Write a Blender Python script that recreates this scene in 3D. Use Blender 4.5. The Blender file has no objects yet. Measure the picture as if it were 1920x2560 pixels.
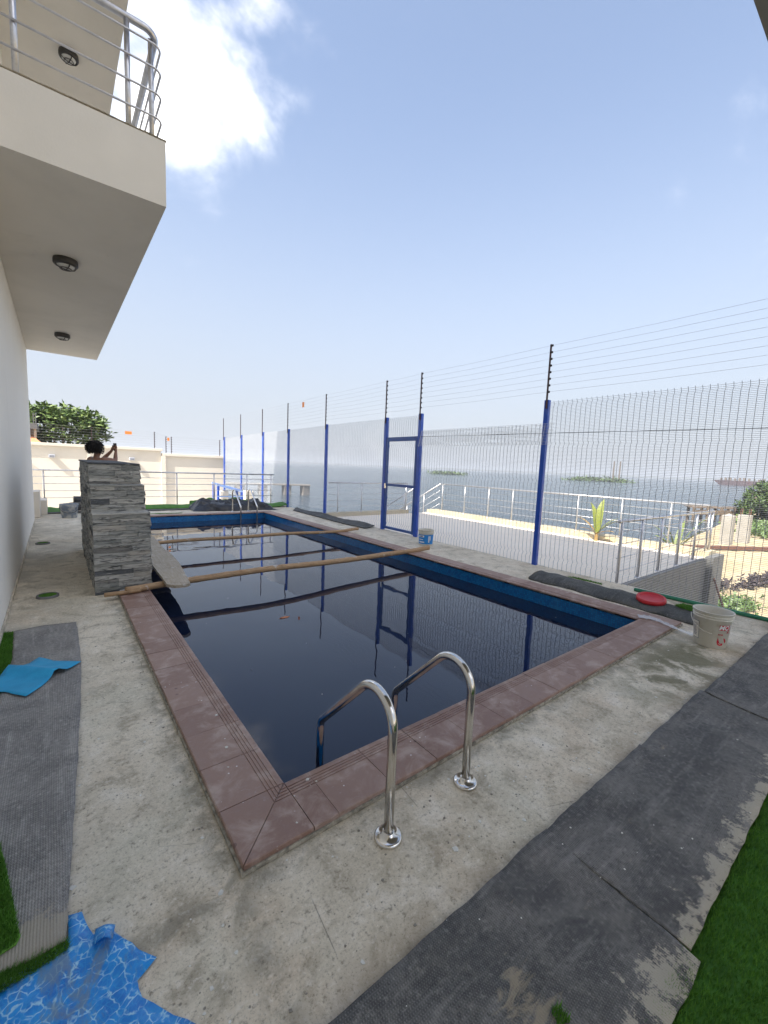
import bpy, bmesh, math, random
from mathutils import Vector, Matrix, noise as mnoise
R = math.radians
random.seed(11)
sc = bpy.context.scene
C = sc.collection

# ------------------------------------------------------------------ camera
cam_d = bpy.data.cameras.new('camera')
cam = bpy.data.objects.new('camera', cam_d); C.objects.link(cam); sc.camera = cam
cam_d.sensor_fit = 'HORIZONTAL'; cam_d.sensor_width = 36.0; cam_d.lens = 36.0*1047.6/1920.0
cam_d.clip_start = 0.02; cam_d.clip_end = 20000
yaw, pitch, roll = 0.6661, 0.1090, 0.0413
fwd = Vector((math.sin(yaw)*math.cos(pitch), math.cos(yaw)*math.cos(pitch), -math.sin(pitch)))
rgt = Vector((math.cos(yaw), -math.sin(yaw), 0)); up = rgt.cross(fwd)
r2 = rgt*math.cos(roll)+up*math.sin(roll); u2 = -rgt*math.sin(roll)+up*math.cos(roll)
cam.matrix_world = Matrix(((r2.x, u2.x, -fwd.x, 0), (r2.y, u2.y, -fwd.y, 0), (r2.z, u2.z, -fwd.z, 1.55), (0, 0, 0, 1)))

# ------------------------------------------------------------------ light
SUN_EL, SUN_AZ = R(50), R(256)          # azimuth clockwise from +Y
sun_d = bpy.data.lights.new('sun', 'SUN'); sun_d.energy = 3.6; sun_d.angle = R(0.53); sun_d.color = (1.0, 0.95, 0.86)
sun = bpy.data.objects.new('sun', sun_d); C.objects.link(sun); sun.location = (-20, -5, 30)
sdir = Vector((math.sin(SUN_AZ)*math.cos(SUN_EL), math.cos(SUN_AZ)*math.cos(SUN_EL), math.sin(SUN_EL)))
sun.rotation_euler = sdir.to_track_quat('Z', 'Y').to_euler()

W = bpy.data.worlds.new('World'); sc.world = W; W.use_nodes = True
wn = W.node_tree; wn.nodes.clear()
def N(nt, t, **k):
    n = nt.nodes.new(t)
    for a, b in k.items():
        if a.startswith('i_'): n.inputs[a[2:].replace('_', ' ')].default_value = b
        else: setattr(n, a, b)
    return n
def L(nt, a, b): nt.links.new(a, b)
def wmath(op, a, b=None, c=None, nt=wn, clamp=False):
    n = nt.nodes.new('ShaderNodeMath'); n.operation = op; n.use_clamp = clamp
    for i, x in enumerate((a, b, c)):
        if x is None: continue
        if hasattr(x, 'links'): nt.links.new(x, n.inputs[i])
        else: n.inputs[i].default_value = x
    return n.outputs[0]
out = N(wn, 'ShaderNodeOutputWorld'); bg = N(wn, 'ShaderNodeBackground'); bg.inputs[1].default_value = 0.10
sky = N(wn, 'ShaderNodeTexSky'); sky.sky_type = 'NISHITA'; sky.sun_disc = False
sky.sun_elevation = SUN_EL; sky.sun_rotation = SUN_AZ
sky.air_density = 1.0; sky.dust_density = 1.2; sky.ozone_density = 2.0; sky.altitude = 0
tc = N(wn, 'ShaderNodeTexCoord')
nrm = tc.outputs['Generated']
# cloud layer: noise offset to clear the view, bright unseen cover added to light the deck, one larger bank where the photograph shows it
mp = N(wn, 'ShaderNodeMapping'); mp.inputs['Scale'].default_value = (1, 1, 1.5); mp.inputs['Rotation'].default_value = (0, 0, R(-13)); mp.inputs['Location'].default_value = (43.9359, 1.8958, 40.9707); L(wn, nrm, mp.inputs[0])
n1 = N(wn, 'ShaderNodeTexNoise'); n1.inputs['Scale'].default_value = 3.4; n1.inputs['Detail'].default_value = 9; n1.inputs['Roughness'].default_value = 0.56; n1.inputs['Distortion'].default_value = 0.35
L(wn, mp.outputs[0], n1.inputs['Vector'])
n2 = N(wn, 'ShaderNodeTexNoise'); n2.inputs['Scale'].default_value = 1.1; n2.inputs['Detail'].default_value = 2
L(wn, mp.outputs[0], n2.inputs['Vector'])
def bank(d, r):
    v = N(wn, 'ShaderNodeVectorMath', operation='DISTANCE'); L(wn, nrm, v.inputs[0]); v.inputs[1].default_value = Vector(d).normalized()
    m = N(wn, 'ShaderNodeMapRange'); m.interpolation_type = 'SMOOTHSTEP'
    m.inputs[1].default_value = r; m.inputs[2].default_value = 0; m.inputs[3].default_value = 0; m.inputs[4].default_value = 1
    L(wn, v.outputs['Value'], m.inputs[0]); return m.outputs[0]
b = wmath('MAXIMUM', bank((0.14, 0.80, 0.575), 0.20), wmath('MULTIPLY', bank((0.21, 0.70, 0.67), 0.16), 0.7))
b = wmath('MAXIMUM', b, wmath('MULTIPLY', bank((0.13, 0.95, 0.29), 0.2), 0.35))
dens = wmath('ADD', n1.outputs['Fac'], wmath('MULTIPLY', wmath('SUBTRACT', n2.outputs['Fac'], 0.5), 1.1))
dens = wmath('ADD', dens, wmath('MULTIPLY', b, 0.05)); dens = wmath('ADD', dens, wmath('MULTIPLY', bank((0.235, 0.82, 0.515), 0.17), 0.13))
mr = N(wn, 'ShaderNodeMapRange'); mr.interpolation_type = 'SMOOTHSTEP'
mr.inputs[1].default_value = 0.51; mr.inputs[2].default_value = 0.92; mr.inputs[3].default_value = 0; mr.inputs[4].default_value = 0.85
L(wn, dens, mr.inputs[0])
# humid haze: a pale veil over the whole sky, thicker towards the horizon
sx = N(wn, 'ShaderNodeSeparateXYZ'); L(wn, nrm, sx.inputs[0])
hz = N(wn, 'ShaderNodeMapRange'); hz.inputs[1].default_value = 0.0; hz.inputs[2].default_value = 0.70; hz.inputs[3].default_value = 0.97; hz.inputs[4].default_value = 0.24; hz.interpolation_type = 'SMOOTHSTEP'
L(wn, sx.outputs[2], hz.inputs[0])
veil = N(wn, 'ShaderNodeMixRGB'); L(wn, hz.outputs[0], veil.inputs[0]); L(wn, sky.outputs[0], veil.inputs[1]); veil.inputs[2].default_value = (2.22, 2.36, 2.62, 1)
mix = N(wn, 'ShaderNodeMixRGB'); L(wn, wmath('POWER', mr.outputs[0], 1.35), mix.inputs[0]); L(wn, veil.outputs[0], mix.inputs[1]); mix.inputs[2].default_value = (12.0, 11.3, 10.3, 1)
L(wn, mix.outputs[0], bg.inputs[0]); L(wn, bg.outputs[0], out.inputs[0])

vs = sc.view_settings; vs.view_transform = 'Standard'; vs.look = 'None'; vs.exposure = 1.64; vs.gamma = 1.0; vs.use_curve_mapping = False
sc.render.film_transparent = False
sc.cycles.use_denoising = True
sc.cycles.max_bounces = 7; sc.cycles.diffuse_bounces = 4; sc.cycles.volume_bounces = 0; sc.cycles.glossy_bounces = 4; sc.cycles.transparent_max_bounces = 12
sc.cycles.sample_clamp_indirect = 6.0

# ------------------------------------------------------------------ mesh helpers
class MB:
    def __init__(s): s.v = []; s.f = []
    def add(s, vs_, fs):
        o = len(s.v); s.v += [tuple(p) for p in vs_]; s.f += [tuple(i+o for i in f) for f in fs]; return s
    def box(s, x0, x1, y0, y1, z0, z1):
        return s.add([(x0,y0,z0),(x1,y0,z0),(x1,y1,z0),(x0,y1,z0),(x0,y0,z1),(x1,y0,z1),(x1,y1,z1),(x0,y1,z1)],
                     [(0,3,2,1),(4,5,6,7),(0,1,5,4),(1,2,6,5),(2,3,7,6),(3,0,4,7)])
    def tube(s, pts, r, n=10, cap=True):
        pts = [Vector(p) for p in pts]; m = len(pts)
        rs = r if isinstance(r, (list, tuple)) else [r]*m
        t = [(pts[min(i+1, m-1)]-pts[max(i-1, 0)]).normalized() for i in range(m)]
        a = Vector((0, 0, 1)) if abs(t[0].z) < 0.9 else Vector((1, 0, 0))
        nn = (a - t[0]*a.dot(t[0])).normalized(); vs_ = []
        for i in range(m):
            nn = (nn - t[i]*nn.dot(t[i])).normalized(); bb = t[i].cross(nn)
            for k in range(n):
                an = 2*math.pi*(k+0.5)/n; vs_.append(pts[i]+(nn*math.cos(an)+bb*math.sin(an))*rs[i])
        fs = [(i*n+k, i*n+(k+1) % n, (i+1)*n+(k+1) % n, (i+1)*n+k) for i in range(m-1) for k in range(n)]
        if cap: fs += [tuple(range(n-1, -1, -1)), tuple((m-1)*n+k for k in range(n))]
        return s.add(vs_, fs)
    def bar(s, a, b, w, h):                      # rectangular bar from a to b
        a, b = Vector(a), Vector(b); t = (b-a).normalized()
        sd = t.cross(Vector((0, 0, 1)));
        if sd.length < 1e-3: sd = Vector((1, 0, 0))
        sd.normalize(); u = sd.cross(t).normalized(); vs_ = []
        for p in (a, b):
            for (i, j) in ((-1, -1), (1, -1), (1, 1), (-1, 1)): vs_.append(p+sd*(i*w/2)+u*(j*h/2))
        return s.add(vs_, [(0,3,2,1),(4,5,6,7),(0,1,5,4),(1,2,6,5),(2,3,7,6),(3,0,4,7)])
    def lathe(s, prof, n=24, c=(0, 0, 0)):
        vs_ = []
        for (r, z) in prof:
            for k in range(n):
                a = 2*math.pi*k/n; vs_.append((c[0]+r*math.cos(a), c[1]+r*math.sin(a), c[2]+z))
        m = len(prof)
        fs = [(i*n+k, i*n+(k+1) % n, (i+1)*n+(k+1) % n, (i+1)*n+k) for i in range(m-1) for k in range(n)]
        return s.add(vs_, fs)
    def grid(s, nx, ny, fn):
        vs_ = [fn(i/nx, j/ny) for j in range(ny+1) for i in range(nx+1)]
        fs = [(j*(nx+1)+i, j*(nx+1)+i+1, (j+1)*(nx+1)+i+1, (j+1)*(nx+1)+i) for j in range(ny) for i in range(nx)]
        return s.add(vs_, fs)
    def prism(s, poly, z0, z1):
        n = len(poly)
        vs_ = [(x, y, z0) for x, y in poly]+[(x, y, z1) for x, y in poly]
        return s.add(vs_, [tuple(range(n-1, -1, -1)), tuple(range(n, 2*n))]+[(k, (k+1) % n, n+(k+1) % n, n+k) for k in range(n)])
    def mesh(s, name, mat=None, smooth=False):
        me = bpy.data.meshes.new(name); me.from_pydata(s.v, [], s.f); me.validate(); me.update()
        if mat: me.materials.append(mat)
        if smooth: me.polygons.foreach_set('use_smooth', [True]*len(me.polygons))
        return me
def link(name, me, parent=None, loc=(0, 0, 0)):
    o = bpy.data.objects.new(name, me); C.objects.link(o); o.location = loc
    if parent:
        o.parent = parent
        if parent.get('_w'): o.matrix_parent_inverse = Matrix.Translation(-Vector(parent.location))
    return o
def obj(name, mb, mat, parent=None, smooth=False, bevel=0, loc=(0, 0, 0)):
    o = link(name, mb.mesh(name, mat, smooth), parent, loc)
    if bevel: bev(o, bevel)
    return o
def bev(o, w, seg=2):
    m = o.modifiers.new('bevel', 'BEVEL'); m.width = w; m.segments = seg; m.limit_method = 'ANGLE'; m.angle_limit = R(40)
def tag(o, label, cat, group=None):
    o['label'] = label; o['category'] = cat
    if group: o['group'] = group
    return o
def struct(o, label=None, kind='structure'):
    o['kind'] = kind
    if label: o['label'] = label
    return o
def thing(name, label, cat, loc=(0, 0, 0), group=None, world=True):
    # world=True: the children's meshes are given in world coordinates
    o = bpy.data.objects.new(name, None); C.objects.link(o); o.location = loc; o.empty_display_size = 0.1
    if world: o['_w'] = 1
    return tag(o, label, cat, group)
def copy_tree(o, loc=None, parent=None, label=None, rot=None):
    c = o.copy(); C.objects.link(c)
    if parent: c.parent = parent
    if loc is not None: c.location = loc
    if rot is not None: c.rotation_euler = rot
    if label: c['label'] = label
    for ch in o.children: copy_tree(ch, parent=c)
    return c
def fillet(pts, rad, seg=8):
    pts = [Vector(p) for p in pts]; o = [pts[0]]
    for i in range(1, len(pts)-1):
        r = rad[i-1] if isinstance(rad, (list, tuple)) else rad
        a = (pts[i-1]-pts[i]).normalized(); b2 = (pts[i+1]-pts[i]).normalized()
        th = math.acos(max(-1, min(1, a.dot(b2)))); t = r/math.tan(th/2)
        p0 = pts[i]+a*t; p2 = pts[i]+b2*t; c = pts[i]+(a+b2).normalized()*(r/math.sin(th/2))
        v0 = p0-c; v2 = p2-c; om = v0.angle(v2)
        for k in range(seg+1):
            u = k/seg; o.append(c+(v0*math.sin((1-u)*om)+v2*math.sin(u*om))/math.sin(om))
    o.append(pts[-1]); return o
def ns(p, s=1.0): return mnoise.noise(Vector(p)*s)

# ------------------------------------------------------------------ materials
def M(name, col=(0.5, 0.5, 0.5), rough=0.6, metal=0.0, spec=None):
    m = bpy.data.materials.new(name); m.use_nodes = True
    p = m.node_tree.nodes['Principled BSDF']; p.inputs['Base Color'].default_value = (*col, 1); p.inputs['Roughness'].default_value = rough; p.inputs['Metallic'].default_value = metal
    if spec is not None: p.inputs['Specular IOR Level'].default_value = spec
    return m
class Sh:
    """small node-graph builder on one material"""
    def __init__(s, name, rough=0.6, metal=0.0, coord='Object'):
        s.m = M(name, rough=rough, metal=metal); s.nt = s.m.node_tree; s.p = s.nt.nodes['Principled BSDF']
        if coord == 'World': s.co = s.nt.nodes.new('ShaderNodeNewGeometry').outputs['Position']
        else: s.co = s.nt.nodes.new('ShaderNodeTexCoord').outputs[coord]
    def mapc(s, scale=(1, 1, 1), loc=(0, 0, 0), rot=(0, 0, 0), co=None):
        n = s.nt.nodes.new('ShaderNodeMapping'); n.inputs['Scale'].default_value = scale; n.inputs['Location'].default_value = loc; n.inputs['Rotation'].default_value = rot
        L(s.nt, co or s.co, n.inputs[0]); return n.outputs[0]
    def noise(s, scale, detail=4, rough=0.55, dist=0.0, co=None):
        n = s.nt.nodes.new('ShaderNodeTexNoise'); n.inputs['Scale'].default_value = scale; n.inputs['Detail'].default_value = detail; n.inputs['Roughness'].default_value = rough; n.inputs['Distortion'].default_value = dist
        L(s.nt, co or s.co, n.inputs['Vector']); return n.outputs['Fac']
    def voro(s, scale, feature='F1', co=None, outp='Distance', rnd=1.0):
        n = s.nt.nodes.new('ShaderNodeTexVoronoi'); n.feature = feature; n.inputs['Scale'].default_value = scale; n.inputs['Randomness'].default_value = rnd
        L(s.nt, co or s.co, n.inputs['Vector']); return n.outputs[outp]
    def rng(s, x, a, b, c=0.0, d=1.0, smooth=True):
        n = s.nt.nodes.new('ShaderNodeMapRange')
        if smooth: n.interpolation_type = 'SMOOTHSTEP'
        for i, q in enumerate((a, b, c, d)): n.inputs[i+1].default_value = q
        L(s.nt, x, n.inputs[0]); return n.outputs[0]
    def mth(s, op, a, b=None, c=None, clamp=False): return wmath(op, a, b, c, nt=s.nt, clamp=clamp)
    def mix(s, f, a, b, mode='MIX'):
        n = s.nt.nodes.new('ShaderNodeMixRGB'); n.blend_type = mode
        for i, x in enumerate((f, a, b)):
            if hasattr(x, 'links'): L(s.nt, x, n.inputs[i])
            elif i == 0: n.inputs[0].default_value = x
            else: n.inputs[i].default_value = (*x, 1)
        return n.outputs[0]
    def sep(s, co=None):
        n = s.nt.nodes.new('ShaderNodeSeparateXYZ'); L(s.nt, co or s.co, n.inputs[0]); return n.outputs
    def ramp(s, x, stops):
        n = s.nt.nodes.new('ShaderNodeValToRGB'); e = n.color_ramp.elements
        while len(e) < len(stops): e.new(0.5)
        for q, (pos, c) in zip(e, stops): q.position = pos; q.color = (*c, 1)
        L(s.nt, x, n.inputs[0]); return n.outputs[0]
    def island(s): return s.nt.nodes.new('ShaderNodeNewGeometry').outputs['Random Per Island']
    def objrand(s): return s.nt.nodes.new('ShaderNodeObjectInfo').outputs['Random']
    def col(s, x): L(s.nt, x, s.p.inputs['Base Color'])
    def rough(s, x): L(s.nt, x, s.p.inputs['Roughness'])
    def bump(s, h, strength=0.3, dist=0.01, prev=None):
        n = s.nt.nodes.new('ShaderNodeBump'); n.inputs['Strength'].default_value = strength; n.inputs['Distance'].default_value = dist
        L(s.nt, h, n.inputs['Height'])
        if prev is not None: L(s.nt, prev, n.inputs['Normal'])
        L(s.nt, n.outputs[0], s.p.inputs['Normal']); return n.outputs[0]

def mat_concrete():
    s = Sh('weathered_concrete', 0.85)
    big = s.noise(1.1, 5, 0.6, 0.6); mid = s.noise(5.5, 6, 0.65, 0.4); fine = s.noise(45, 5, 0.7); grit = s.noise(220, 2)
    c = s.mix(s.rng(big, 0.3, 0.7), (0.60, 0.525, 0.395), (0.80, 0.71, 0.555))
    c = s.mix(s.mth('MULTIPLY', s.rng(mid, 0.5, 0.72), 0.75), c, (0.86, 0.79, 0.67))
    c = s.mix(s.mth('MULTIPLY', s.rng(mid, 0.50, 0.32), 0.8), c, (0.36, 0.305, 0.215))
    warm = s.noise(2.3, 5, 0.6, 0.3, co=s.mapc(loc=(7, 3, 1)))
    c = s.mix(s.mth('MULTIPLY', s.rng(warm, 0.52, 0.7), 0.5), c, (0.64, 0.51, 0.36))
    grn = s.noise(1.7, 5, 0.6, 0.3, co=s.mapc(loc=(-5, 9, 1)))
    c = s.mix(s.mth('MULTIPLY', s.rng(grn, 0.5, 0.7), 0.35), c, (0.58, 0.57, 0.45))
    c = s.mix(s.mth('MULTIPLY', s.rng(fine, 0.52, 0.70), 0.6), c, (0.86, 0.79, 0.68))
    c = s.mix(s.mth('MULTIPLY', s.rng(fine, 0.47, 0.30), 0.8), c, (0.22, 0.185, 0.135))
    # small pits, and specks of spilled paint and plaster
    pit = s.voro(24); pm = s.mth('MULTIPLY', s.rng(pit, 0.13, 0.05), s.rng(s.noise(3.1, 3, co=s.mapc(loc=(2, 1, 0))), 0.5, 0.62))
    c = s.mix(s.mth('MULTIPLY', pm, 0.75), c, (0.14, 0.13, 0.11))
    grt = s.noise(130, 3, 0.7); c = s.mix(s.mth('MULTIPLY', s.rng(grt, 0.46, 0.32), 0.55), c, (0.24, 0.20, 0.15)); c = s.mix(s.mth('MULTIPLY', s.rng(grt, 0.58, 0.72), 0.4), c, (0.88, 0.81, 0.69))
    sp = s.voro(15, co=s.mapc(loc=(3.3, 1.7, 0))); sm = s.mth('MULTIPLY', s.rng(sp, 0.075, 0.05), s.rng(s.noise(5.1, 2, co=s.mapc(loc=(4, 1, 3))), 0.52, 0.58))
    c = s.mix(sm, c, (0.80, 0.79, 0.75))
    # damp moss patches beside the white bucket
    x, y, z = s.sep()
    d = s.mth('SQRT', s.mth('ADD', s.mth('POWER', s.mth('MULTIPLY', s.mth('SUBTRACT', x, 4.05), 0.62), 2), s.mth('POWER', s.mth('MULTIPLY', s.mth('SUBTRACT', y, 1.08), 1.7), 2)))
    mo = s.mth('MULTIPLY', s.rng(d, 0.75, 0.25), s.rng(s.noise(3.6, 6, 0.62, 0.5), 0.42, 0.56))
    c = s.mix(s.mth('MULTIPLY', mo, 0.82), c, (0.135, 0.125, 0.06))
    # noisy darkening towards the foot of the left wall
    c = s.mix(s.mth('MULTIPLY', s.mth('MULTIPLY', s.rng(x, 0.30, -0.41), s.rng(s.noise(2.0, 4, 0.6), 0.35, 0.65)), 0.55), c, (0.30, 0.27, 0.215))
    # grime gathered along the outer edge of the coping and at the mat edge
    ex = s.mth('MINIMUM', s.mth('ABSOLUTE', s.mth('SUBTRACT', x, 0.46)), s.mth('ABSOLUTE', s.mth('SUBTRACT', y, 1.36)))
    gr = s.mth('MULTIPLY', s.rng(ex, 0.085, 0.0), s.rng(s.noise(7, 6, 0.7, 0.8, co=s.mapc(loc=(2, 8, 0))), 0.40, 0.60)); c = s.mix(s.mth('MULTIPLY', gr, 0.62), c, (0.21, 0.19, 0.14))
    ey = s.mth('ABSOLUTE', s.mth('SUBTRACT', y, 0.86)); gr2 = s.mth('MULTIPLY', s.rng(ey, 0.12, 0.0), s.rng(s.noise(5, 6, 0.7, 0.6, co=s.mapc(loc=(9, 1, 0))), 0.42, 0.62)); c = s.mix(s.mth('MULTIPLY', gr2, 0.5), c, (0.36, 0.28, 0.19))
    ck = s.voro(2.1, 'DISTANCE_TO_EDGE', co=s.mapc(loc=(0.3, 0.8, 0)))
    nzc = s.rng(s.noise(2.5, 3, 0.6, co=s.mapc(loc=(6, 6, 2))), 0.55, 0.62); crk = s.mth('MULTIPLY', s.rng(ck, 0.006, 0.0), nzc); c = s.mix(s.mth('MULTIPLY', crk, 0.7), c, (0.15, 0.13, 0.10))
    s.col(c)
    h = s.mth('ADD', s.mth('MULTIPLY', mid, 0.8), s.mth('ADD', s.mth('MULTIPLY', fine, 0.35), s.mth('MULTIPLY', grit, 0.08)))
    h = s.mth('SUBTRACT', h, s.mth('MULTIPLY', pm, 0.5))
    s.bump(h, 0.55, 0.012)
    return s.m
def mat_paint(name, a, b_, rough=0.75, dirt=(0.45, 0.42, 0.36), amt=0.4):
    s = Sh(name, rough)
    c = s.mix(s.rng(s.noise(0.8, 5, 0.6, 0.4), 0.3, 0.7), a, b_)
    st = s.noise(1.4, 6, 0.7, 0.3, co=s.mapc(scale=(3, 3, 0.5)))
    c = s.mix(s.mth('MULTIPLY', s.rng(st, 0.58, 0.8), amt), c, dirt)
    sp = s.voro(3.1, co=s.mapc(loc=(1, 5, 2))); c = s.mix(s.mth('MULTIPLY', s.rng(sp, 0.05, 0.02), 0.5), c, dirt)
    s.col(c); s.bump(s.mth('ADD', s.noise(60, 4, 0.6), s.mth('MULTIPLY', s.noise(5, 3), 2.0)), 0.12, 0.01)
    return s.m
def mat_tile():
    s = Sh('plum_terracotta_tile', 0.55, coord='World')
    rnd = s.objrand()
    c = s.mix(rnd, (0.25, 0.145, 0.108), (0.33, 0.21, 0.16))
    dust = s.noise(7, 6, 0.65, 0.5); c = s.mix(s.mth('MULTIPLY', s.rng(dust, 0.44, 0.72), 0.62), c, (0.56, 0.45, 0.39))
    c = s.mix(s.mth('MULTIPLY', s.rng(s.noise(38, 4, 0.7), 0.5, 0.8), 0.3), c, (0.33, 0.27, 0.26))
    sm = s.noise(16, 4, 0.6, 1.5, co=s.mapc(scale=(1, 3, 1))); c = s.mix(s.mth('MULTIPLY', s.rng(sm, 0.64, 0.78), 0.6), c, (0.55, 0.52, 0.50))
    dr = s.voro(13); dk = s.mth('MULTIPLY', s.rng(dr, 0.15, 0.12), s.rng(s.noise(3, 2, co=s.mapc(loc=(5, 5, 5))), 0.56, 0.62)); c = s.mix(s.mth('MULTIPLY', dk, 0.6), c, (0.10, 0.045, 0.04))
    sp = s.voro(22, co=s.mapc(loc=(3, 7, 0))); wk = s.mth('MULTIPLY', s.rng(sp, 0.10, 0.07), s.rng(s.noise(6, 2, co=s.mapc(loc=(9, 2, 5))), 0.55, 0.60)); c = s.mix(wk, c, (0.82, 0.8, 0.77))
    s.col(c); s.rough(s.rng(dust, 0.3, 0.7, 0.42, 0.75)); s.bump(s.noise(90, 4, 0.6), 0.12, 0.003)
    return s.m
def mat_grout():
    s = Sh('grout', 0.9, coord='World')
    s.col(s.mix(s.rng(s.noise(3.2, 3, 0.6, co=s.mapc(loc=(1, 2, 3))), 0.46, 0.54), (0.05, 0.035, 0.03), (0.55, 0.53, 0.5)))
    return s.m
def mat_mosaic():
    s = Sh('blue_glass_mosaic', 0.25, coord='World')
    x, y, z = s.sep()
    cmb = s.nt.nodes.new('ShaderNodeCombineXYZ'); L(s.nt, s.mth('ADD', x, y), cmb.inputs[0]); L(s.nt, z, cmb.inputs[1])
    b2 = s.nt.nodes.new('ShaderNodeTexBrick'); b2.offset = 0; b2.inputs['Scale'].default_value = 20; b2.inputs['Brick Width'].default_value = 0.5; b2.inputs['Row Height'].default_value = 0.5; b2.inputs['Mortar Size'].default_value = 0.03
    b2.inputs['Color1'].default_value = (0.003, 0.105, 0.33, 1); b2.inputs['Color2'].default_value = (0.006, 0.19, 0.50, 1); b2.inputs['Mortar'].default_value = (0.02, 0.08, 0.17, 1)
    L(s.nt, cmb.outputs[0], b2.inputs['Vector'])
    s.col(s.mix(s.mth('MULTIPLY', s.rng(s.noise(6, 4), 0.5, 0.75), 0.3), b2.outputs['Color'], (0.05, 0.24, 0.44)))
    return s.m
def mat_poolwater():
    s = Sh('dark_pool_water', 0.0); s.p.inputs['IOR'].default_value = 1.48
    murk = s.noise(0.9, 3, 0.5)
    s.col(s.mix(s.rng(murk, 0.4, 0.7), (0.005, 0.011, 0.032), (0.010, 0.018, 0.038)))
    h = s.noise(1.6, 2, 0.4, co=s.mapc(scale=(1, 1.4, 1)))
    h2 = s.noise(26, 2, 0.5); mask = s.rng(s.sep()[0], 2.0, 4.5)
    s.bump(s.mth('ADD', h, s.mth('MULTIPLY', s.mth('MULTIPLY', h2, mask), 0.05)), 0.05, 0.05)
    return s.m
def mat_lagoon():
    s = Sh('lagoon_water', 0.12); s.p.inputs['IOR'].default_value = 1.333
    s.col(s.mix(s.rng(s.noise(0.02, 4, 0.6), 0.35, 0.65), (0.035, 0.055, 0.072), (0.05, 0.075, 0.092)))
    h = s.mth('ADD', s.noise(0.9, 4, 0.6, co=s.mapc(scale=(1, 1.0, 1))), s.mth('MULTIPLY', s.noise(0.22, 3), 2.0))
    s.bump(h, 0.9, 0.5)
    return s.m
def mat_backing(name, base, light, patch_edge):
    # underside of artificial turf: dark latex with ribs of stitches, dusty, with bare latex patches
    s = Sh(name, 0.8, coord='World')
    x, y, z = s.sep()
    ribs = s.mth('SINE', s.mth('MULTIPLY', s.mth('ADD', x, s.mth('MULTIPLY', s.noise(3, 2), 0.01)), 2*math.pi/0.0085))
    stit = s.mth('SINE', s.mth('MULTIPLY', y, 2*math.pi/0.013))
    dust = s.noise(4.0, 7, 0.66, 0.6); c = s.mix(s.rng(dust, 0.32, 0.72), base, light)
    st2 = s.noise(3.0, 5, 0.6, 0.3, co=s.mapc(scale=(1.0, 7, 1) if patch_edge != 'left' else (6, 1, 1)))
    c = s.mix(s.mth('MULTIPLY', s.rng(st2, 0.52, 0.75), 0.45), c, tuple(min(1, q*1.7+0.02) for q in light))
    gn = s.noise(55, 5, 0.75); c = s.mix(s.mth('MULTIPLY', s.rng(gn, 0.50, 0.70), 0.55), c, tuple(q*1.7 for q in light)); c = s.mix(s.mth('MULTIPLY', s.rng(gn, 0.47, 0.32), 0.6), c, tuple(q*0.45 for q in base))
    c = s.mix(s.mth('MULTIPLY', s.rng(ribs, -0.2, -0.9), 0.30), c, tuple(q*0.35 for q in base))
    c = s.mix(s.mth('MULTIPLY', s.rng(s.mth('MULTIPLY', ribs, stit), 0.5, 0.95), 0.30), c, tuple(q*2.2 for q in light))
    latex = (0.50, 0.45, 0.35)
    pn = s.mth('ADD', s.mth('MULTIPLY', s.noise(11, 8, 0.74, 0.3), 0.8), s.mth('MULTIPLY', s.mth('ADD', s.noise(75, 4, 0.75), s.mth('MULTIPLY', ribs, 0.06)), 0.2))
    if patch_edge == 'right':
        near = s.rng(y, 0.45, 0.31); thr = s.mth('ADD', pn, s.mth('MULTIPLY', near, 0.20))
        m1 = s.rng(thr, 0.645, 0.70)
        d = s.mth('SQRT', s.mth('ADD', s.mth('POWER', s.mth('MULTIPLY', s.mth('SUBTRACT', x, 1.02), 1.0), 2), s.mth('POWER', s.mth('SUBTRACT', y, 0.53), 2)))
        pn2 = s.noise(9, 7, 0.7, 0.6, co=s.mapc(scale=(1.0, 3.0, 1), rot=(0, 0, 0.9)))
        m2 = s.rng(s.mth('ADD', s.mth('MULTIPLY', s.rng(d, 0.16, 0.02), 0.22), pn2), 0.62, 0.78)
        c = s.mix(s.mth('MULTIPLY', m1, 0.80), c, latex); c = s.mix(s.mth('MULTIPLY', m2, 0.8), c, (0.36, 0.30, 0.21))
    if patch_edge == 'left':
        m1 = s.rng(s.mth('ADD', pn, s.rng(y, 1.74, 1.56, 0, 0.45)), 0.70, 0.80); c = s.mix(s.mth('MULTIPLY', m1, 0.8), c, (0.40, 0.35, 0.27))
        m2 = s.mth('MULTIPLY', s.rng(pn, 0.62, 0.70), s.rng(x, -0.12, -0.24)); c = s.mix(s.mth('MULTIPLY', m2, 0.7), c, (0.42, 0.38, 0.30))
    sp = s.voro(26, co=s.mapc(loc=(3, 1, 0))); c = s.mix(s.mth('MULTIPLY', s.rng(sp, 0.06, 0.04), s.rng(s.noise(4, 2, co=s.mapc(loc=(3, 3, 0))), 0.60, 0.64)), c, (0.72, 0.7, 0.62))
    s.col(c)
    s.bump(s.mth('ADD', s.mth('MULTIPLY', s.mth('ADD', ribs, s.mth('MULTIPLY', stit, 0.4)), 0.5), s.mth('MULTIPLY', dust, 3)), 0.5, 0.003)
    return s.m
def mat_turf(name, a, b_):
    s = Sh(name, 0.75, coord='World')
    c = s.mix(s.island(), a, b_); c = s.mix(s.mth('MULTIPLY', s.rng(s.noise(9, 4), 0.4, 0.7), 0.5), c, tuple(q*0.6 for q in a)); s.col(c)
    return s.m
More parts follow.
